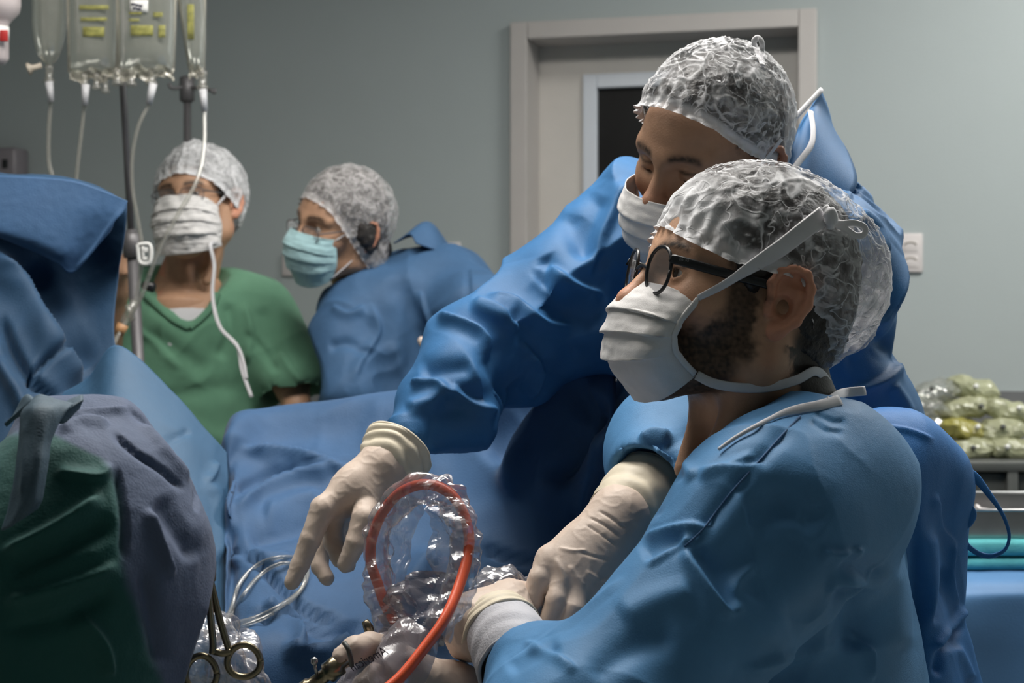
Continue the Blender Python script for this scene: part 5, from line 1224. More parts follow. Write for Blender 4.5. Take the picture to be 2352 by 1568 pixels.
# the near draped knee, two-tone
kn_ = thing('draped_knee', P(180, 1760, 1.45), 'blue and green draped knee in the left foreground beside the clamp', 'drape')
fd = Field([-.80, 1.24, .62], [-.20, 1.66, P(560, 860, 1.66)[2]], .0055)
fd.ell(P(185, 1245, 1.46), (.094, .125, .112)); fd.cap(P(190, 1190, 1.46), P(300, 1290, 1.46), .072, .046, .06); fd.cap(P(170, 1340, 1.45), P(30, 1780, 1.43), .098, .125, .07); fd.cap(P(-250, 1500, 1.46), P(60, 1450, 1.45), .12, .12, .06)
fd.cap(P(110, 965, 1.48), P(260, 962, 1.48), .016, .016, .04)
V, Q = fd.mesh(3); V, Q = subdiv(V, Q); N = normals(V, Q); V = wrinkle(V, N, 91, .010, 7, .4, .0004)
fold = [([(130, 985), (200, 965), (255, 975)], 14, .006, 's'), ([(130, 950), (220, 945), (300, 935)], 12, .005, 's'), ([(255, 985), (320, 1040), (380, 1080), (430, 1130)], 12, -.006, 's'), ([(320, 960), (380, 1030), (440, 1110)], 13, .006, 's'), ([(290, 930), (360, 990), (420, 1060)], 12, -.004, 's'),
        ([(360, 1140), (410, 1220), (455, 1290)], 24, -.008, 'r'), ([(340, 1160), (370, 1240), (400, 1330)], 18, .007, 's'), ([(255, 1060), (230, 1100), (120, 1090)], 20, .008, 's'), ([(0, 1270), (120, 1210), (240, 1130)], 26, .010, 's'), ([(0, 1330), (140, 1260), (270, 1190)], 26, -.010, 'r'),
        ([(0, 1380), (140, 1340), (280, 1290)], 24, .009, 's'), ([(0, 1450), (150, 1420), (270, 1360)], 24, -.008, 'r'), ([(270, 1070), (290, 1200), (285, 1290)], 16, -.006, 's'), ([(180, 1400), (240, 1480), (260, 1560)], 22, .008, 's'), ([(330, 1300), (350, 1420), (370, 1540)], 20, -.007, 'r'), ([(430, 1060), (450, 1110), (455, 1180)], 8, -.006, 's')]
V = folds(V, nrm_rows(relax(normals(V, Q), Q, 3)), fold); V, Q = biggest(V, Q)
p = pix(V) + 14 * np.stack([perlin(V * 14, 3), perlin(V * 14, 4)], 1)
bx = np.interp(p[:, 1], [900, 1000, 1060, 1090, 1180, 1290, 1350, 1450, 1568, 1700], [-90, 110, 235, 255, 280, 290, 300, 330, 370, 380])
g = sstep(16, -16, p[:, 0] - bx)[:, None] * sstep(985, 1015, p[:, 1])[:, None]
mk('cloth', (V, Q), M['drapemix'], kn_, col=(1 - g) * np.array([.095, .125, .205]) + g * np.array([.018, .092, .085]))
rows = [[(62, 925, 1.375), (90, 905, 1.37), (130, 915, 1.365), (170, 925, 1.37)], [(45, 950, 1.35), (75, 935, 1.335), (115, 940, 1.335), (150, 950, 1.35)],
        [(38, 1010, 1.335), (70, 1005, 1.318), (100, 1005, 1.318), (122, 1010, 1.33)], [(30, 1080, 1.32), (58, 1085, 1.305), (88, 1085, 1.305), (112, 1080, 1.318)],
        [(18, 1150, 1.315), (48, 1160, 1.302), (74, 1155, 1.302), (100, 1140, 1.312)], [(2, 1218, 1.315), (30, 1205, 1.304), (58, 1188, 1.304), (88, 1168, 1.312)]]
drape('tie_end', rows, M['strip'], kn_, 12, 8, .002, 95, .003, 12, .4, [([(60, 960), (58, 1060), (50, 1150)], 8, .002, 's')])
rows = [[(20, 965, 1.40), (60, 905, 1.39), (110, 930, 1.385), (190, 905, 1.40)], [(10, 972, 1.385), (70, 918, 1.365), (120, 950, 1.365), (190, 920, 1.385)], [(15, 980, 1.39), (60, 950, 1.37), (140, 975, 1.37), (185, 940, 1.39)]]
drape('tie_knot', rows, M['strip'], kn_, 10, 10, .002, 97, .004, 14, .4)

# ================================================================== drip stand, bags and lines
sd = thing('iv_stand', P(330, 718, 3.40) * [1, 1, 0], 'steel drip stand in front of the green-clad nurse', 'drip stand')
pt_ = P(281, 175, 3.40); pj = P(303, 560, 3.40); pb = P(318, 830, 3.40); dirp = nrm(pb - pj); foot = pj + dirp * ((pj[2] - .06) / -dirp[2])
mk('upper_pole', sweep([pt_ + [-.02, 0, .42], pt_, pj], .0075, 12), M['pole'], sd); mk('lower_pole', sweep([pj + dirp * -.03, foot], .0125, 14), M['pole'], sd)
mk('collar', lathe([(.013, -.03), (.019, -.028), (.019, .02), (.013, .024)], pj, -dirp, 16), M['pole'], sd)
mk('clamp_knob', sweep([P(330, 655, 3.39), P(352, 660, 3.38)], [.009, .011], 10), M['black'], sd)
hk = pt_ + np.array([-.02, 0, .42])
for a in (0, 1.57, 3.14, 4.71):
    q = np.array([math.cos(a + .3), math.sin(a + .3), 0])
    mk('hook', sweep(catmull([hk, hk + q * .09 + [0, 0, .0], hk + q * .16 + [0, 0, .01], hk + q * .175 + [0, 0, .04]], 6), .004, 8), M['pole'], sd)
for k in range(5):
    a = k * 2 * math.pi / 5 + .3; e = foot + np.array([.27 * math.cos(a), .27 * math.sin(a), -.02])
    mk('foot', sweep([foot + [0, 0, .02], e], [.016, .012], 8), M['pole'], sd); mk('caster', lathe([(.008, 0), (.02, .005), (.02, .034), (.008, .04)], [e[0], e[1], 0], n=12), M['black'], sd)
s2 = thing('iv_stand', P(431, 718, 4.25) * [1, 1, 0], 'thin second drip stand with a cross bar, behind the green-clad nurse', 'drip stand')
a0, a1 = P(430, 178, 4.25), P(434, 718, 4.25)
mk('pole', sweep([a0, a1 * [1, 1, 0] + [0, 0, .05]], .010, 12), M['pole'], s2)
mk('cross_bar', sweep(catmull([P(388, 192, 4.22), P(396, 202, 4.22), P(430, 200, 4.24), P(480, 206, 4.22), P(492, 213, 4.22), P(492, 204, 4.22)], 5), .005, 8), M['pole'], s2)
mk('collar', lathe([(.012, -.035), (.02, -.03), (.02, .03), (.012, .035)], P(430, 205, 4.25), n=14), M['pole'], s2)
mk('foot_plate', lathe([(.02, .0), (.2, .0), (.2, .02), (.02, .05)], a1 * [1, 1, 0], n=24), M['pole'], s2)

def bag(label, cx, top, bot, hw, d, thick, mat, prints=(), sh=0.0, ports=(), pinch=.25, tilt=0.0, seed=1):
    """flat-bellied infusion bag, sealed along its sides; hw in px"""
    b = thing('infusion_bag', P(cx, bot, d), label, 'infusion bag', 'infusion bags on the drip stand')
    k = d / F; n, m = 28, 30; V = []; Fc = []
    for side in (1, -1):
        for i in range(m + 1):
            v = i / m; y = bot + (top - bot) * v
            w = hw * (math.sqrt(max(0.02, 1 - (1 - min(1, v / .30)) ** 2)) if pinch > .5 else 1 - pinch * (1 - v) ** 6)
            for j in range(n + 1):
                u = -1 + 2 * j / n
                t = thick * max(0, 1 - abs(u) ** 2.6) ** .7 * min(1, (1 - v) * 7) ** .5 * min(1, v * 9) ** .5 * (1.15 - .35 * v)
                o = P(cx + sh * v + w * u + tilt * (bot - y), y, d)
                wob = .0018 * perlin(np.array([[u * 3, v * 5, side * 2 + seed]]), seed)[0]
                V.append(o + np.array([0, -side * (t + .0006 + wob * (1 if abs(u) < .97 else 0)), 0]))
    g1 = grid_faces(m + 1, n + 1); g2 = [f[::-1] for f in grid_faces(m + 1, n + 1, (m + 1) * (n + 1))]
    o = mk('bag', (V, g1 + g2), mat, b)
    for (x0, y0, x1, y1, pm, nm) in prints:
        r = [[P(x, y, d - thick * 1.08 - .0025) for x in np.linspace(x0, x1, 4)] for y in np.linspace(y0, y1, 4)]
        mk(nm, slab(np.array(r), .0006), pm, o)
    if pinch < .5:      # welded bottom seam, crumpled, and the two side seams
        rows_ = [[P(cx + hw * u * (1 - pinch) + 3 * math.sin(u * 9 + seed), bot + yy + 5 * math.sin(u * 7 + seed), d - .006 * math.sin(u * 11 + yy)) for u in np.linspace(-1.02, 1.02, 9)] for yy in (-14, -4, 6, 14)]
        G_ = surf(np.array(rows_), 3, 5); G_ = G_ + .004 * np.stack([perlin(G_.reshape(-1, 3) * 60, seed + q_) for q_ in range(3)], 1).reshape(G_.shape)
        mk('bottom_seam', slab(G_, .0012), M['seamfilm'], o, smooth=False)
        for s_ in (-1, 1): mk('side_seam', sweep([P(cx + s_ * hw * (1 - pinch) + tilt, bot - 6, d), P(cx + sh * .5 + s_ * hw, (bot + top) / 2, d), P(cx + sh + s_ * hw, top, d)], None, 8, flat=(.0035, .0009), up=(0, -1, 0)), M['seamfilm'], o)
    for (x, y0, y1, r) in ports:
        mk('port', lathe([(r * .75, 0), (r, -.004), (r * .8, -.012), (r * .8, -(y1 - y0) * k + .008), (r * 1.15, -(y1 - y0) * k + .006), (r * 1.15, -(y1 - y0) * k)], P(x, y0, d), n=14), M['tube'], b)
    return b
bag('plain clear drip bag hanging leftmost, with a beige side port', 112, -190, 150, 40, 3.36, .024, M['film2'], (), ports=[(113, 150, 190, .010)], pinch=.75, seed=3)
bag('clear drip bag with faded yellow print, left of the white-labelled one', 212, -190, 172, 56, 3.33, .026, M['film2'],
    [(182, 12, 250, 22, M['yellow'], 'printed_band'), (185, 40, 246, 48, M['yellow'], 'printed_band'), (190, 62, 240, 84, M['yellow'], 'printed_band')], ports=[(195, 168, 200, .009), (222, 168, 205, .009), (243, 170, 214, .008)], pinch=.05, seed=5)
bag('clear drip bag with yellow print and a small white label, in the middle', 336, -190, 168, 66, 3.30, .028, M['film2'],
    [(296, 27, 326, 33, M['yellow'], 'printed_band'), (296, 43, 320, 49, M['yellow'], 'printed_band'), (300, 58, 352, 82, M['yellow'], 'printed_band'), (352, 28, 374, 39, M['yellow'], 'printed_mark'), (364, 58, 380, 86, M['yellow'], 'printed_mark'), (299, 0, 340, 28, M['white'], 'white_label')], ports=[(302, 158, 198, .010), (348, 160, 196, .011), (270, 160, 196, .011)], pinch=.05, seed=7)
bag('narrow clear drip bag turned edge-on, rightmost of the four', 452, -190, 165, 30, 3.34, .020, M['film2'], [(430, 10, 446, 90, M['yellow'], 'printed_band')], sh=-25, ports=[(465, 162, 205, .011)], pinch=.45, seed=9)
mk('text_mark', join(*[box(P(x, y, 3.2665), (w * .0009, .0004, .0022), None, 0) for x, y, w in [(306, 10, 5), (315, 12, 4), (323, 14, 4), (310, 19, 5), (320, 21, 5)]]), M['ink'], bpy.data.objects['white_label'])
bt = thing('saline_bottle', P(0, 150, 3.2), 'pinkish white plastic bottle with a red mark, cut by the top left corner', 'bottle')
mk('bottle_body', lathe([(.004, 0), (.017, .003), (.024, .014), (.024, .082), (.030, .090), (.044, .105), (.047, .12), (.047, .26), (.03, .28)], P(-8, 150, 3.2), n=24), solid('pinkish_bottle', (0.52, 0.46, 0.46), 0.4), bt)
mk('label_band', lathe([(.0246, .048), (.0246, .076)], P(-8, 150, 3.2), n=24), M['white'], bt); mk('red_mark', box(P(9, 82, 3.176), (.0075, .004, .011), None, .001), M['red'], bt)
mk('side_port', join(lathe([(.006, 0), (.006, .018), (.013, .026), (.013, .03)], P(96, 150, 3.35), (-.8, -.1, -.25), 12)), M['beige'], bpy.data.objects['infusion_bag'])

def line(label, pts, r=.0042, chamber=None, ends=None):
    o = thing('infusion_line', P(*pts[-1]), label, 'tubing', 'infusion lines')
    c = catmull([P(*q) for q in pts], 8)
    mk('tube', sweep(c, r, 10), M['tube'], o)
    if chamber:
        a, b, rr = chamber; mk('drip_chamber', sweep(catmull([P(*a), P(*[(a[k] * .9 + b[k] * .1) for k in range(3)]), P(*b)], 4), [rr * .6] + [rr] * 6 + [rr * .6] * 2, 12), M['tube'], o)
    if ends: mk('spike', sweep([P(*ends[0]), P(*ends[1])], [.0085, .0065], 12), M['spike'], o)
    return o
line('thin line falling from the plain leftmost bag to the screen drape', [(113, 188, 3.36), (116, 235, 3.36), (112, 300, 3.36), (112, 370, 3.36), (122, 420, 3.36), (122, 520, 3.36)], .0045, None, ((113, 188, 3.35), (117, 234, 3.35)))
line('line with a drip chamber from the yellow-printed left bag', [(196, 196, 3.33), (192, 260, 3.33), (184, 330, 3.33), (176, 410, 3.33), (176, 500, 3.33)], .0042, ((196, 245, 3.32), (180, 345, 3.32), .0085), ((197, 194, 3.32), (195, 242, 3.32)))
l3 = line('line curving from the middle bag down to the white clamp', [(356, 200, 3.30), (344, 236, 3.29), (318, 290, 3.28), (304, 360, 3.28), (304, 430, 3.28), (314, 490, 3.28), (326, 560, 3.28), (326, 600, 3.28), (312, 690, 3.28), (300, 730, 3.28)], .0042, None, ((352, 192, 3.28), (342, 240, 3.28)))
l4 = line('long line from the rightmost bag crossing the nurse\'s mask', [(466, 200, 3.34), (470, 260, 3.33), (468, 350, 3.30), (450, 420, 3.27), (410, 490, 3.25), (368, 570, 3.24), (340, 640, 3.24), (320, 690, 3.24), (285, 745, 3.24), (262, 790, 3.20), (246, 850, 3.10), (243, 905, 3.05)], .0046, ((340, 630, 3.235), (312, 700, 3.235), .009), ((466, 205, 3.33), (470, 255, 3.33)))
cp = [(316, 562), (340, 560), (347, 572), (346, 598), (338, 606), (322, 602), (318, 585), (316, 562)]
mk('clamp', join(sweep(catmull([P(x, y, 3.262) for x, y in cp], 5), .0042, 8), sweep([P(328, 566, 3.262), P(330, 602, 3.262)], .003, 8), box(P(333, 574, 3.262), (.006, .003, .005), None, .001), box(P(333, 594, 3.262), (.005, .003, .004), None, .001)), M['white'], l3)
mk('connector', join(sweep([P(310, 690, 3.26), P(292, 730, 3.26), P(276, 765, 3.26)], [.008, .011, .009], 10), sweep([P(292, 700, 3.25), P(306, 735, 3.25)], .006, 8)), M['tube'], l4)
mk('injection_port', sweep([P(283, 745, 3.235), P(272, 768, 3.235)], [.012, .010], 10), solid('amber_port', (0.42, 0.22, 0.10), 0.5), l4)

# ================================================================== instruments at the field
# clear tube loop lying on the drape
ct = thing('suction_tube', P(505, 1470, 1.98), 'looped clear plastic tube beside the reaching glove', 'tubing')
lp1 = [(498, 1460, 1.78), (520, 1400, 1.78), (550, 1340, 1.79), (590, 1298, 1.80), (640, 1280, 1.82), (690, 1284, 1.83), (707, 1312, 1.82), (690, 1355, 1.80), (640, 1392, 1.79), (580, 1420, 1.78), (500, 1440, 1.77), (470, 1452, 1.76)]
lp2 = [(498, 1470, 1.77), (530, 1415, 1.77), (562, 1362, 1.78), (600, 1318, 1.79), (645, 1294, 1.81), (684, 1300, 1.82), (700, 1330, 1.81), (676, 1372, 1.79), (620, 1412, 1.775), (560, 1436, 1.77), (500, 1452, 1.765), (470, 1462, 1.76)]
mk('tube', sweep(catmull([snap(DV, max(q[0], 530), q[1], .006) if q[0] > 515 else P(q[0], q[1], 1.98) for q in lp1], 10), .0030, 10), M['tube'], ct); mk('tube', sweep(catmull([snap(DV, max(q[0], 530), q[1], .007) if q[0] > 515 else P(q[0], q[1], 1.985) for q in lp2], 10), .0028, 10), M['tube'], ct)
# hemostat
hm = thing('hemostat', P(500, 1590, 1.475), 'tarnished ring-handled clamp hanging in front of the draped knee', 'clamp')
d_ = 1.475
def arm(pts, rr, nm): return mk(nm, sweep(catmull([P(x, y, d_ + q) for x, y, q in pts], 6), rr, 10), M['brass'], hm)
arm([(482, 1300, .010), (478, 1345, .002), (484, 1420, -.002), (489, 1475, -.002), (488, 1500, -.002)], .0034, 'shank')
arm([(478, 1300, .012), (486, 1345, .008), (504, 1420, .004), (522, 1480, .002), (530, 1500, .002)], .0034, 'shank')
arm([(480, 1302, .008), (472, 1262, .012), (466, 1225, .016)], .0038, 'jaw')
for cx, cy, rx, ry, q in ((462, 1545, 36, 40, -.002), (560, 1517, 38, 37, .002)):
    a = np.linspace(0, 2 * math.pi, 33); mk('finger_ring', sweep(np.array([P(cx + rx * math.cos(t) * (1 + .1 * math.sin(t)), cy + ry * math.sin(t), d_ + q) for t in a]), .0032, 10), M['brass'], hm)
arm([(489, 1495, 0), (512, 1500, -.001), (530, 1496, 0)], .0032, 'ratchet')
mk('box_joint', box(P(481, 1310, d_ + .006), (.006, .004, .010), None, .002), M['brass'], hm)

# crumpled clear film
def crumple(G, seed, amp, sc=26.0, n=9):
    """sharp random folds, like stiff film"""
    rs = np.random.RandomState(seed); r, c = G.shape[:2]; V = G.reshape(-1, 3); N = normals(V, np.array(grid_faces(r, c)))
    h = np.zeros(len(V)); q = V + .01 * np.stack([perlin(V * 30, seed + k) for k in range(3)], 1)
    for k in range(n):
        dv = nrm(rs.normal(size=3)); f = sc * (.5 + 1.4 * rs.rand()); x = (q @ dv) * f + rs.rand() * 9
        h += (np.abs((x % 1) - .5) * 2 - .5) / (f / sc) ** .8 * (.4 + perlin(V * 18, seed + 20 + k))
    return (V + N * (h * amp / math.sqrt(n) * 2)[:, None]).reshape(r, c, 3)
def film_sheet(name, ctrl, par, seed, amp=.006, nu=12, nv=12, mat=None, sc=42):
    nu = int(nu * 1.6); nv = int(nv * 1.6); amp = amp * 1.15
    C = np.array([[P(*q) for q in row] for row in ctrl]); G = crumple(surf(C, nu, nv), seed, amp, sc)
    r, c = G.shape[:2]
    return mk(name, (G.reshape(-1, 3), grid_faces(r, c)), mat or M['film'], par, smooth=False)
def film_tube(name, pts, rad, par, seed, amp=.006, n=34, per=14, sc=40, squash=.55):
    c = catmull([tuple(P(*q)) for q in pts], per); rr = np.interp(np.linspace(0, 1, len(c)), np.linspace(0, 1, len(rad)), rad)
    V, Fc = sweep(c, 1.0, n, close=False, up=(0, -1, .1)); V = V.reshape(len(c), n, 3); o = V - c[:, None]
    o[:, :, 1] *= squash
    G = c[:, None] + o * rr[:, None, None]; G = np.concatenate([G, G[:, :1]], 1); G = crumple(G, seed, amp, sc); G[:, -1] = G[:, 0]
    return mk(name, (G.reshape(-1, 3), grid_faces(*G.shape[:2])), mat_film, par, smooth=False)
mat_film = M['film']
cb_ = thing('light_cable', P(960, 1568, 1.6), 'orange light cable looped inside a clear crumpled plastic sleeve', 'cable')
cpts = [(800, 1640, 1.48), (905, 1568, 1.495), (965, 1500, 1.51), (1022, 1420, 1.53), (1058, 1335, 1.56), (1077, 1255, 1.585), (1070, 1195, 1.60), (1045, 1145, 1.61), (1008, 1118, 1.62), (965, 1113, 1.63), (918, 1132, 1.64), (880, 1175, 1.645), (855, 1235, 1.645), (852, 1290, 1.64), (866, 1335, 1.635), (890, 1400, 1.62), (930, 1460, 1.60)]
mk('cable', sweep(catmull([P(*q) for q in cpts], 10), .0054, 14), M['cable'], cb_)
spts = [(1000, 1455, 1.56), (1045, 1380, 1.57), (1066, 1300, 1.58), (1066, 1215, 1.59), (1035, 1150, 1.61), (985, 1122, 1.625), (925, 1140, 1.635), (880, 1190, 1.64), (862, 1260, 1.64), (868, 1330, 1.63), (885, 1400, 1.62), (900, 1460, 1.61)]
film_tube('plastic_sleeve', spts, [.015, .016, .015, .014, .016, .017, .016, .014, .013, .014, .017, .018], cb_, 4, .008)
ins = [[(905, 1150, 1.63), (940, 1140, 1.62), (975, 1150, 1.61)], [(885, 1200, 1.64), (925, 1195, 1.615), (965, 1190, 1.61)], [(880, 1260, 1.64), (915, 1265, 1.62), (945, 1250, 1.615)], [(880, 1320, 1.635), (905, 1325, 1.62), (935, 1310, 1.615)], [(885, 1390, 1.63), (905, 1390, 1.615), (925, 1380, 1.61)]]
film_sheet('film_fold', ins, cb_, 8, .012, 8, 8)
ins = [[(985, 1150, 1.61), (1015, 1145, 1.60), (1050, 1165, 1.60)], [(985, 1210, 1.605), (1020, 1200, 1.585), (1062, 1210, 1.59)], [(992, 1270, 1.60), (1030, 1260, 1.58), (1070, 1265, 1.585)], [(1005, 1330, 1.60), (1035, 1320, 1.58), (1065, 1330, 1.58)]]
film_sheet('film_fold', ins, cb_, 12, .014, 9, 9)
ins = [[(885, 1360, 1.625), (940, 1320, 1.61), (985, 1310, 1.60), (1050, 1320, 1.59)], [(880, 1410, 1.62), (945, 1380, 1.595), (990, 1370, 1.585), (1045, 1380, 1.58)], [(870, 1450, 1.61), (940, 1440, 1.585), (985, 1430, 1.575), (1030, 1430, 1.575)], [(860, 1480, 1.60), (930, 1485, 1.575), (980, 1480, 1.565), (1020, 1480, 1.565)]]
film_sheet('film_fold', ins, cb_, 14, .013, 10, 9, M['milky'], 42)
sl = [[(895, 1440, 1.60), (935, 1420, 1.575), (975, 1440, 1.56), (1010, 1470, 1.56)], [(840, 1480, 1.59), (890, 1470, 1.56), (950, 1490, 1.545), (1000, 1510, 1.55)], [(800, 1530, 1.585), (860, 1520, 1.55), (920, 1540, 1.535), (985, 1550, 1.54)], [(770, 1590, 1.58), (840, 1585, 1.545), (900, 1600, 1.53), (960, 1600, 1.535)]]
film_sheet('printed_sleeve_end', sl, cb_, 18, .005, 9, 9, M['milky'], 34)
tv, tf = text_mesh('American', .25)
wd = tv[:, 0].max(); ax_ = nrm(P(885, 1492, 1.540) - P(815, 1528, 1.548)); up_ = nrm(np.cross(ax_, (0, 1, 0))); up_ = up_ if up_[2] > 0 else -up_
ln = np.linalg.norm(P(895, 1488, 1.540) - P(812, 1530, 1.548)); sc_ = ln / wd
mk('sleeve_print', (P(893, 1500, 1.528) - np.outer(tv[:, 0] * sc_, ax_) + np.outer(tv[:, 1] * sc_ * 1.25, up_) + np.outer(tv[:, 2] * sc_, (0, -1, 0)), tf), M['ink'], cb_, smooth=False)
# camera head held by the seated surgeon, under film
ch = thing('camera_head', P(1130, 1400, 1.74), 'beige camera head wrapped in clear film, held by the gloved hands', 'camera head')
ca, cb2 = P(1078, 1398, 1.715), P(1190, 1352, 1.745); ax = nrm(cb2 - ca)
mk('barrel', lathe([(.010, 0), (.0135, .002), (.0135, .03), (.0115, .034), (.0115, .05), (.012, .054), (.006, .058)], ca, ax, 20), M['beige'], ch)
mk('grip_ring', lathe([(.0142, .010), (.0155, .012), (.0155, .020), (.0142, .022)], ca, ax, 20), M['darkmetal'], ch)
film_sheet('film_wrap', [[(1075, 1330, 1.73), (1120, 1305, 1.74), (1170, 1300, 1.74), (1220, 1330, 1.75)], [(1078, 1355, 1.705), (1125, 1330, 1.71), (1175, 1325, 1.715), (1218, 1345, 1.73)], [(1075, 1390, 1.70), (1120, 1372, 1.70), (1160, 1362, 1.705), (1205, 1360, 1.72)]], ch, 24, .007, 9, 8)
# scope and the hand that steadies it, coming in from below the frame
sp = thing('arthroscope', P(730, 1580, 1.56), 'steel scope with a small tap, held by the lowest gloved finger', 'endoscope')
sa, sb = P(690, 1592, 1.555), P(800, 1510, 1.55); ax = nrm(sb - sa)
mk('shaft', lathe([(.0035, -.10), (.0035, 0), (.009, .002), (.009, .012), (.007, .014), (.007, .032), (.0105, .034), (.0105, .048), (.006, .05), (.006, .058)], sa, ax, 18), M['brass'], sp)
mk('tap', join(sweep([P(728, 1550, 1.548), P(722, 1520, 1.545)], .0016, 8), lathe([(.001, -.004), (.0034, -.002), (.0034, .002), (.001, .004)], P(722, 1518, 1.545), n=12)), M['steel'], sp)
mk('finger_clip', sweep(catmull([P(790, 1475, 1.533), P(800, 1490, 1.528), P(806, 1512, 1.53), P(808, 1528, 1.54)], 5), .0024, 8), M['darkmetal'], sp)
mk('side_post', sweep([P(838, 1425, 1.60), P(846, 1440, 1.60), P(856, 1475, 1.60)], [.0036, .0052, .004], 10), M['brass'], sp)
ph_ = thing('person', P(1060, 1800, 1.62), 'gloved hand and wrist reaching in at the bottom of the picture', 'person')
w4 = P(1040, 1605, 1.66)
glove(ph_, [(P(1070, 1640, 1.65), .030, w4, .030), (w4, .030, P(905, 1505, 1.61), .015), (w4, .030, P(915, 1560, 1.63), .016), (w4, .028, P(925, 1590, 1.64), .016)],
  [(PP([(900, 1498, 1.60), (850, 1482, 1.575), (815, 1490, 1.56), (788, 1508, 1.555)]), [.0150, .0135, .0125, .0112]), (PP([(915, 1560, 1.63), (865, 1550, 1.62), (835, 1575, 1.61), (830, 1600, 1.605)]), [.0145, .0125, .0115, .010]), (PP([(922, 1585, 1.64), (880, 1595, 1.63), (860, 1620, 1.62), (860, 1640, 1.62)]), [.0145, .012, .011, .0095]),
   (PP([(930, 1600, 1.65), (900, 1620, 1.64), (890, 1645, 1.635), (892, 1660, 1.63)]), [.0135, .011, .010, .009]), (PP([(995, 1600, 1.65), (940, 1605, 1.63), (895, 1615, 1.62), (860, 1625, 1.61)]), [.018, .0145, .0125, .0105])], amp=.0006)
mk('sleeve', sweep([P(1068, 1635, 1.64), P(1060, 1720, 1.62), P(1030, 1950, 1.58)], [.040, .052, .060], 20), M['gown2'], ph_)
# bag of film under the clamp
pb_ = thing('plastic_bag', P(500, 1600, 1.63), 'crumpled clear plastic bag behind the ring-handled clamp', 'plastic bag')
film_sheet('film', [[(440, 1415, 1.61), (480, 1400, 1.62), (540, 1425, 1.63), (575, 1450, 1.65)], [(415, 1480, 1.57), (480, 1470, 1.58), (550, 1490, 1.59), (600, 1500, 1.63)], [(402, 1540, 1.56), (480, 1540, 1.58), (560, 1545, 1.58), (620, 1560, 1.62)], [(400, 1600, 1.56), (480, 1600, 1.58), (560, 1600, 1.58), (630, 1610, 1.62)]], pb_, 31, .010, 10, 10)
film_sheet('film', [[(450, 1440, 1.64), (520, 1450, 1.65), (590, 1470, 1.67)], [(410, 1520, 1.62), (500, 1530, 1.63), (610, 1540, 1.66)], [(400, 1610, 1.62), (500, 1610, 1.63), (620, 1610, 1.66)]], pb_, 37, .012, 12, 12)

# ================================================================== right side: covered table, towels, tray, cart, bags of fluid
tb = thing('instrument_table', P(2330, 1568, 2.9) * [1, 1, 0], 'blue-covered instrument table at the right edge', 'table')
zt = P(2300, 1332, 2.75)[2]
xs = P(1380, 0, 2.9)[0]
rows = [[(x, zt2) for x in (0,)] for zt2 in (0,)]
C = []
for (yy, zz) in [(3.25, .10), (3.25, zt - .02), (3.20, zt), (2.95, zt), (2.78, zt), (2.72, zt - .012), (2.70, zt - .06), (2.70, zt - .3), (2.69, .10)]:
    C.append([np.array([x, yy + (.012 * math.sin(x * 23) if zz < zt - .05 and yy < 3 else 0), zz]) for x in np.linspace(xs - .05, 1.75, 12)])
Gt = surf(np.array(C), 8, 8); Vt = Gt.reshape(-1, 3); Qt = np.array(grid_faces(*Gt.shape[:2])); Nt = normals(Vt, Qt)
Vt = wrinkle(Vt, Nt, 111, .004, 6, .4, .0004)
mk('table_cover', slab(Vt.reshape(Gt.shape), .003), M['tablecloth'], tb)
for x in (xs, 1.7):
    for y in (2.76, 3.2): mk('leg', sweep([(x, y, 0), (x, y, zt - .02)], .014, 10), M['steel'], tb)
for k, (lab, z0, z1, x0, y0) in enumerate([('folded teal towel lying lowest on the covered table', 0, .022, 2195, 2.80), ('folded teal towel under the steel tray', .024, .052, 2196, 2.81)]):
    xx = P(x0, 0, 2.8)[0]; V, Fc = box(((xx + 1.35) / 2, 3.0, zt + (z0 + z1) / 2 + .002), ((1.35 - xx) / 2, .18, (z1 - z0) / 2), None, .008); V = V + [0, 0, .003]
    bm_V = V + np.stack([np.zeros(len(V)), .004 * perlin(V * 9, 3 + k), .003 * perlin(V * 8, 5 + k)], 1)
    mk('towel', (bm_V, Fc), M['teal'], None, label=lab, cat='towel', group='towels on the covered table')
ty = thing('instrument_tray', P(2290, 1230, 2.9), 'steel tray of instruments on the teal towels', 'tray')
z0 = zt + .0585; x0, x1, y0, y1 = P(2212, 0, 2.86)[0], 1.3, 2.84, 3.12
mk('tray_floor', box(((x0 + x1) / 2, (y0 + y1) / 2, z0 + .003), ((x1 - x0) / 2, (y1 - y0) / 2, .003), None, .001), M['steel'], ty)
for (a, b) in (((x0, y0), (x1, y0)), ((x0, y1), (x1, y1)), ((x0, y0), (x0, y1)), ((x1, y0), (x1, y1))):
    c = ((a[0] + b[0]) / 2, (a[1] + b[1]) / 2, z0 + .026); mk('tray_wall', box(c, (abs(b[0] - a[0]) / 2 + .0015, abs(b[1] - a[1]) / 2 + .0015, .024), None, .001), M['steel'], ty)
mk('tray_rim', sweep([(x0, y0, z0 + .05), (x1, y0, z0 + .05), (x1, y1, z0 + .05), (x0, y1, z0 + .05), (x0, y0, z0 + .05)], .003, 8), M['steel'], ty)
for k, (px, py, l, m) in enumerate([(2262, 1222, .05, 'red'), (2300, 1212, .06, 'steel'), (2330, 1222, .07, 'steel')]):
    c = P(px, py, 2.95); c[2] = z0 + .018
    tag(mk('instrument', join(sweep([c, c + [l, .02, .0]], .004, 8), lathe([(.002, 0), (.007, .003), (.007, .010), (.002, .012)], c, (1, .3, 0), 12)), M[m]), ['short red-tipped instrument lying in the steel tray', 'slim steel instrument lying in the middle of the tray', 'long steel instrument at the right of the tray'][k], 'instrument', 'instruments in the tray')
lidc = thing('tray_lid', P(2300, 1190, 2.93), 'pale tray lid propped open over the instruments', 'lid')
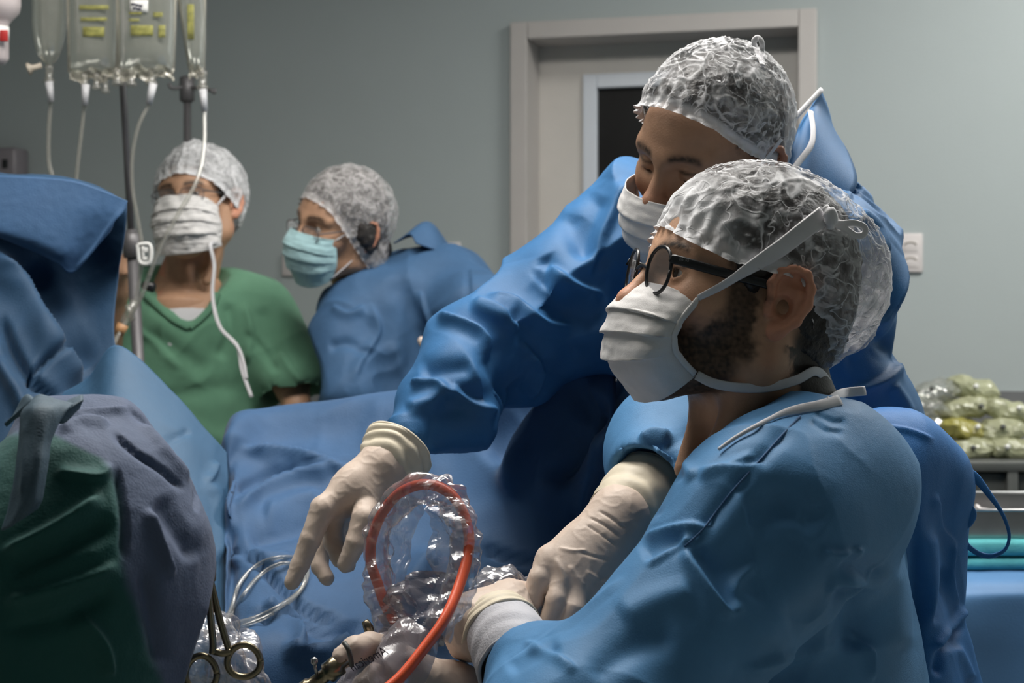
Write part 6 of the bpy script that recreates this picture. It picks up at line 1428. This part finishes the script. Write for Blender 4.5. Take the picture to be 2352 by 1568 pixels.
R_ = np.stack([nrm((1, 0, -.14)), nrm((0, 1, .25)), nrm(np.cross(nrm((1, 0, -.14)), nrm((0, 1, .25))))])
mk('lid_panel', box(P(2316, 1186, 2.93), (.056, .018, .005), R_, .002), M['plate'], lidc); mk('lid_wall', box(P(2247, 1176, 2.92), (.003, .016, .010), R_, .001), M['plate'], lidc)
# cart with bags of fluid
ct_ = thing('supply_cart', P(2350, 1568, 4.0) * [1, 1, 0], 'dark metal supply cart under the pile of fluid bags', 'cart')
zc = P(2250, 1052, 4.0)[2]; cx0 = P(1395, 0, 3.9)[0]; cx1 = 1.85; cy0, cy1 = 3.9, 4.36
mk('cart_top', box(((cx0 + cx1) / 2, (cy0 + cy1) / 2, zc - .012), ((cx1 - cx0) / 2, (cy1 - cy0) / 2, .012), None, .003), M['darkmetal'], ct_)
mk('cart_back', box(((cx0 + cx1) / 2, cy1 - .01, zc / 2 + .05), ((cx1 - cx0) / 2, .008, zc / 2 - .07), None, 0), M['darkmetal'], ct_)
mk('cart_front', box(((cx0 + cx1) / 2, cy0 + .03, zc / 2 + .02), ((cx1 - cx0) / 2 - .03, .006, zc / 2 - .05), None, .002), M['darkmetal'], ct_)
mk('cart_shelf', box(((cx0 + cx1) / 2, (cy0 + cy1) / 2, .42), ((cx1 - cx0) / 2, (cy1 - cy0) / 2, .012), None, .003), M['darkmetal'], ct_)
for x in (cx0 + .02, P(2322, 0, 3.92)[0], cx1 - .02): mk('post', box((x, cy0 + .015, (zc - .02) / 2 + .02), (.013, .013, (zc - .02) / 2 - .02), None, .003), M['darkmetal'], ct_)
for x in (cx0 + .02, cx1 - .02): mk('post', box((x, cy1 - .03, (zc - .02) / 2 + .02), (.013, .013, (zc - .02) / 2 - .02), None, .003), M['steel'], ct_)
for x in (cx0 + .02, cx1 - .02):
    for y in (cy0 + .02, cy1 - .03): mk('caster', lathe([(.01, 0), (.022, .005), (.022, .035), (.01, .042)], (x, y, 0), n=12), M['black'], ct_)
bz_ = P(1428, 1043, 3.7)
lb = thing('linen_bin', bz_ * [1, 1, 0], 'tall beige bin seen between the two surgeons', 'bin')
mk('bin_body', box([bz_[0], 3.7, bz_[2] / 2], (.055, .055, bz_[2] / 2 - .012), None, .008), M['plate'], lb); mk('bin_lid', box([bz_[0], 3.7, bz_[2] - .008], (.06, .06, .010), None, .004), M['tan'], lb)
rs = np.random.RandomState(5)
PIL = [(2125, 1030, 4.05, .0, 'lowest layer, at the left end'), (2222, 1032, 4.04, .12, 'lowest layer, in the middle'), (2322, 1030, 4.03, -.1, 'lowest layer, at the right edge'), (2110, 982, 4.10, .2, 'second layer, at the left end'), (2205, 985, 4.08, -.2, 'second layer, the yellowest one'), (2302, 985, 4.06, .12, 'second layer, at the right edge'),
       (2120, 936, 4.12, -.15, 'third layer, at the left end'), (2215, 938, 4.12, .2, 'third layer, in the middle'), (2308, 942, 4.10, -.3, 'third layer, at the right end'), (2150, 898, 4.16, .1, 'topmost, left of the peak'), (2232, 893, 4.16, -.2, 'topmost, at the peak')]
for k, (px, py, d, a, lab) in enumerate(PIL):
    c = P(px, py, d); ph = (k * 1.7) % 6.28
    ca_, sa_ = math.cos(a), math.sin(a); V = []
    n, m = 22, 16
    for i in range(m + 1):
        v = -1 + 2 * i / m
        for j in range(n):
            t = 2 * math.pi * j / n; ex = math.copysign(abs(math.cos(t)) ** .7, math.cos(t)); ez = math.copysign(abs(math.sin(t)) ** .9, math.sin(t))
            w = max(0.02, 1 - abs(v) ** 3.5) ** .5
            x, y, z = .060 * v, .062 * ex * (w * .5 + .5), .027 * ez * w
            V.append((x * ca_ - z * sa_, y, x * sa_ + z * ca_))
    V = np.array(V); V = V + .010 * np.stack([perlin(V * 30, k), perlin(V * 30, k + 20), perlin(V * 28, k + 40)], 1) + .004 * np.stack([perlin(V * 70, k), perlin(V * 70, k + 20), perlin(V * 70, k + 40)], 1) + c
    b = thing('fluid_bag', c - [0, 0, .03], 'clear yellowish fluid bag in the pile on the cart, ' + lab, 'fluid bag', 'fluid bags piled on the cart')
    mk('bag', (V, grid_faces(m + 1, n, 0, True)), M['film4'] if k == 4 else M['film3'] if k % 3 else M['film2'], b, smooth=False)
    mk('port', lathe([(.004, 0), (.006, .004), (.006, .016), (.003, .018)], c + [.03 * math.cos(ph), -.056, .008], (0, -1, .2), 10), M['darkmetal'] if k % 2 else M['white'], b)
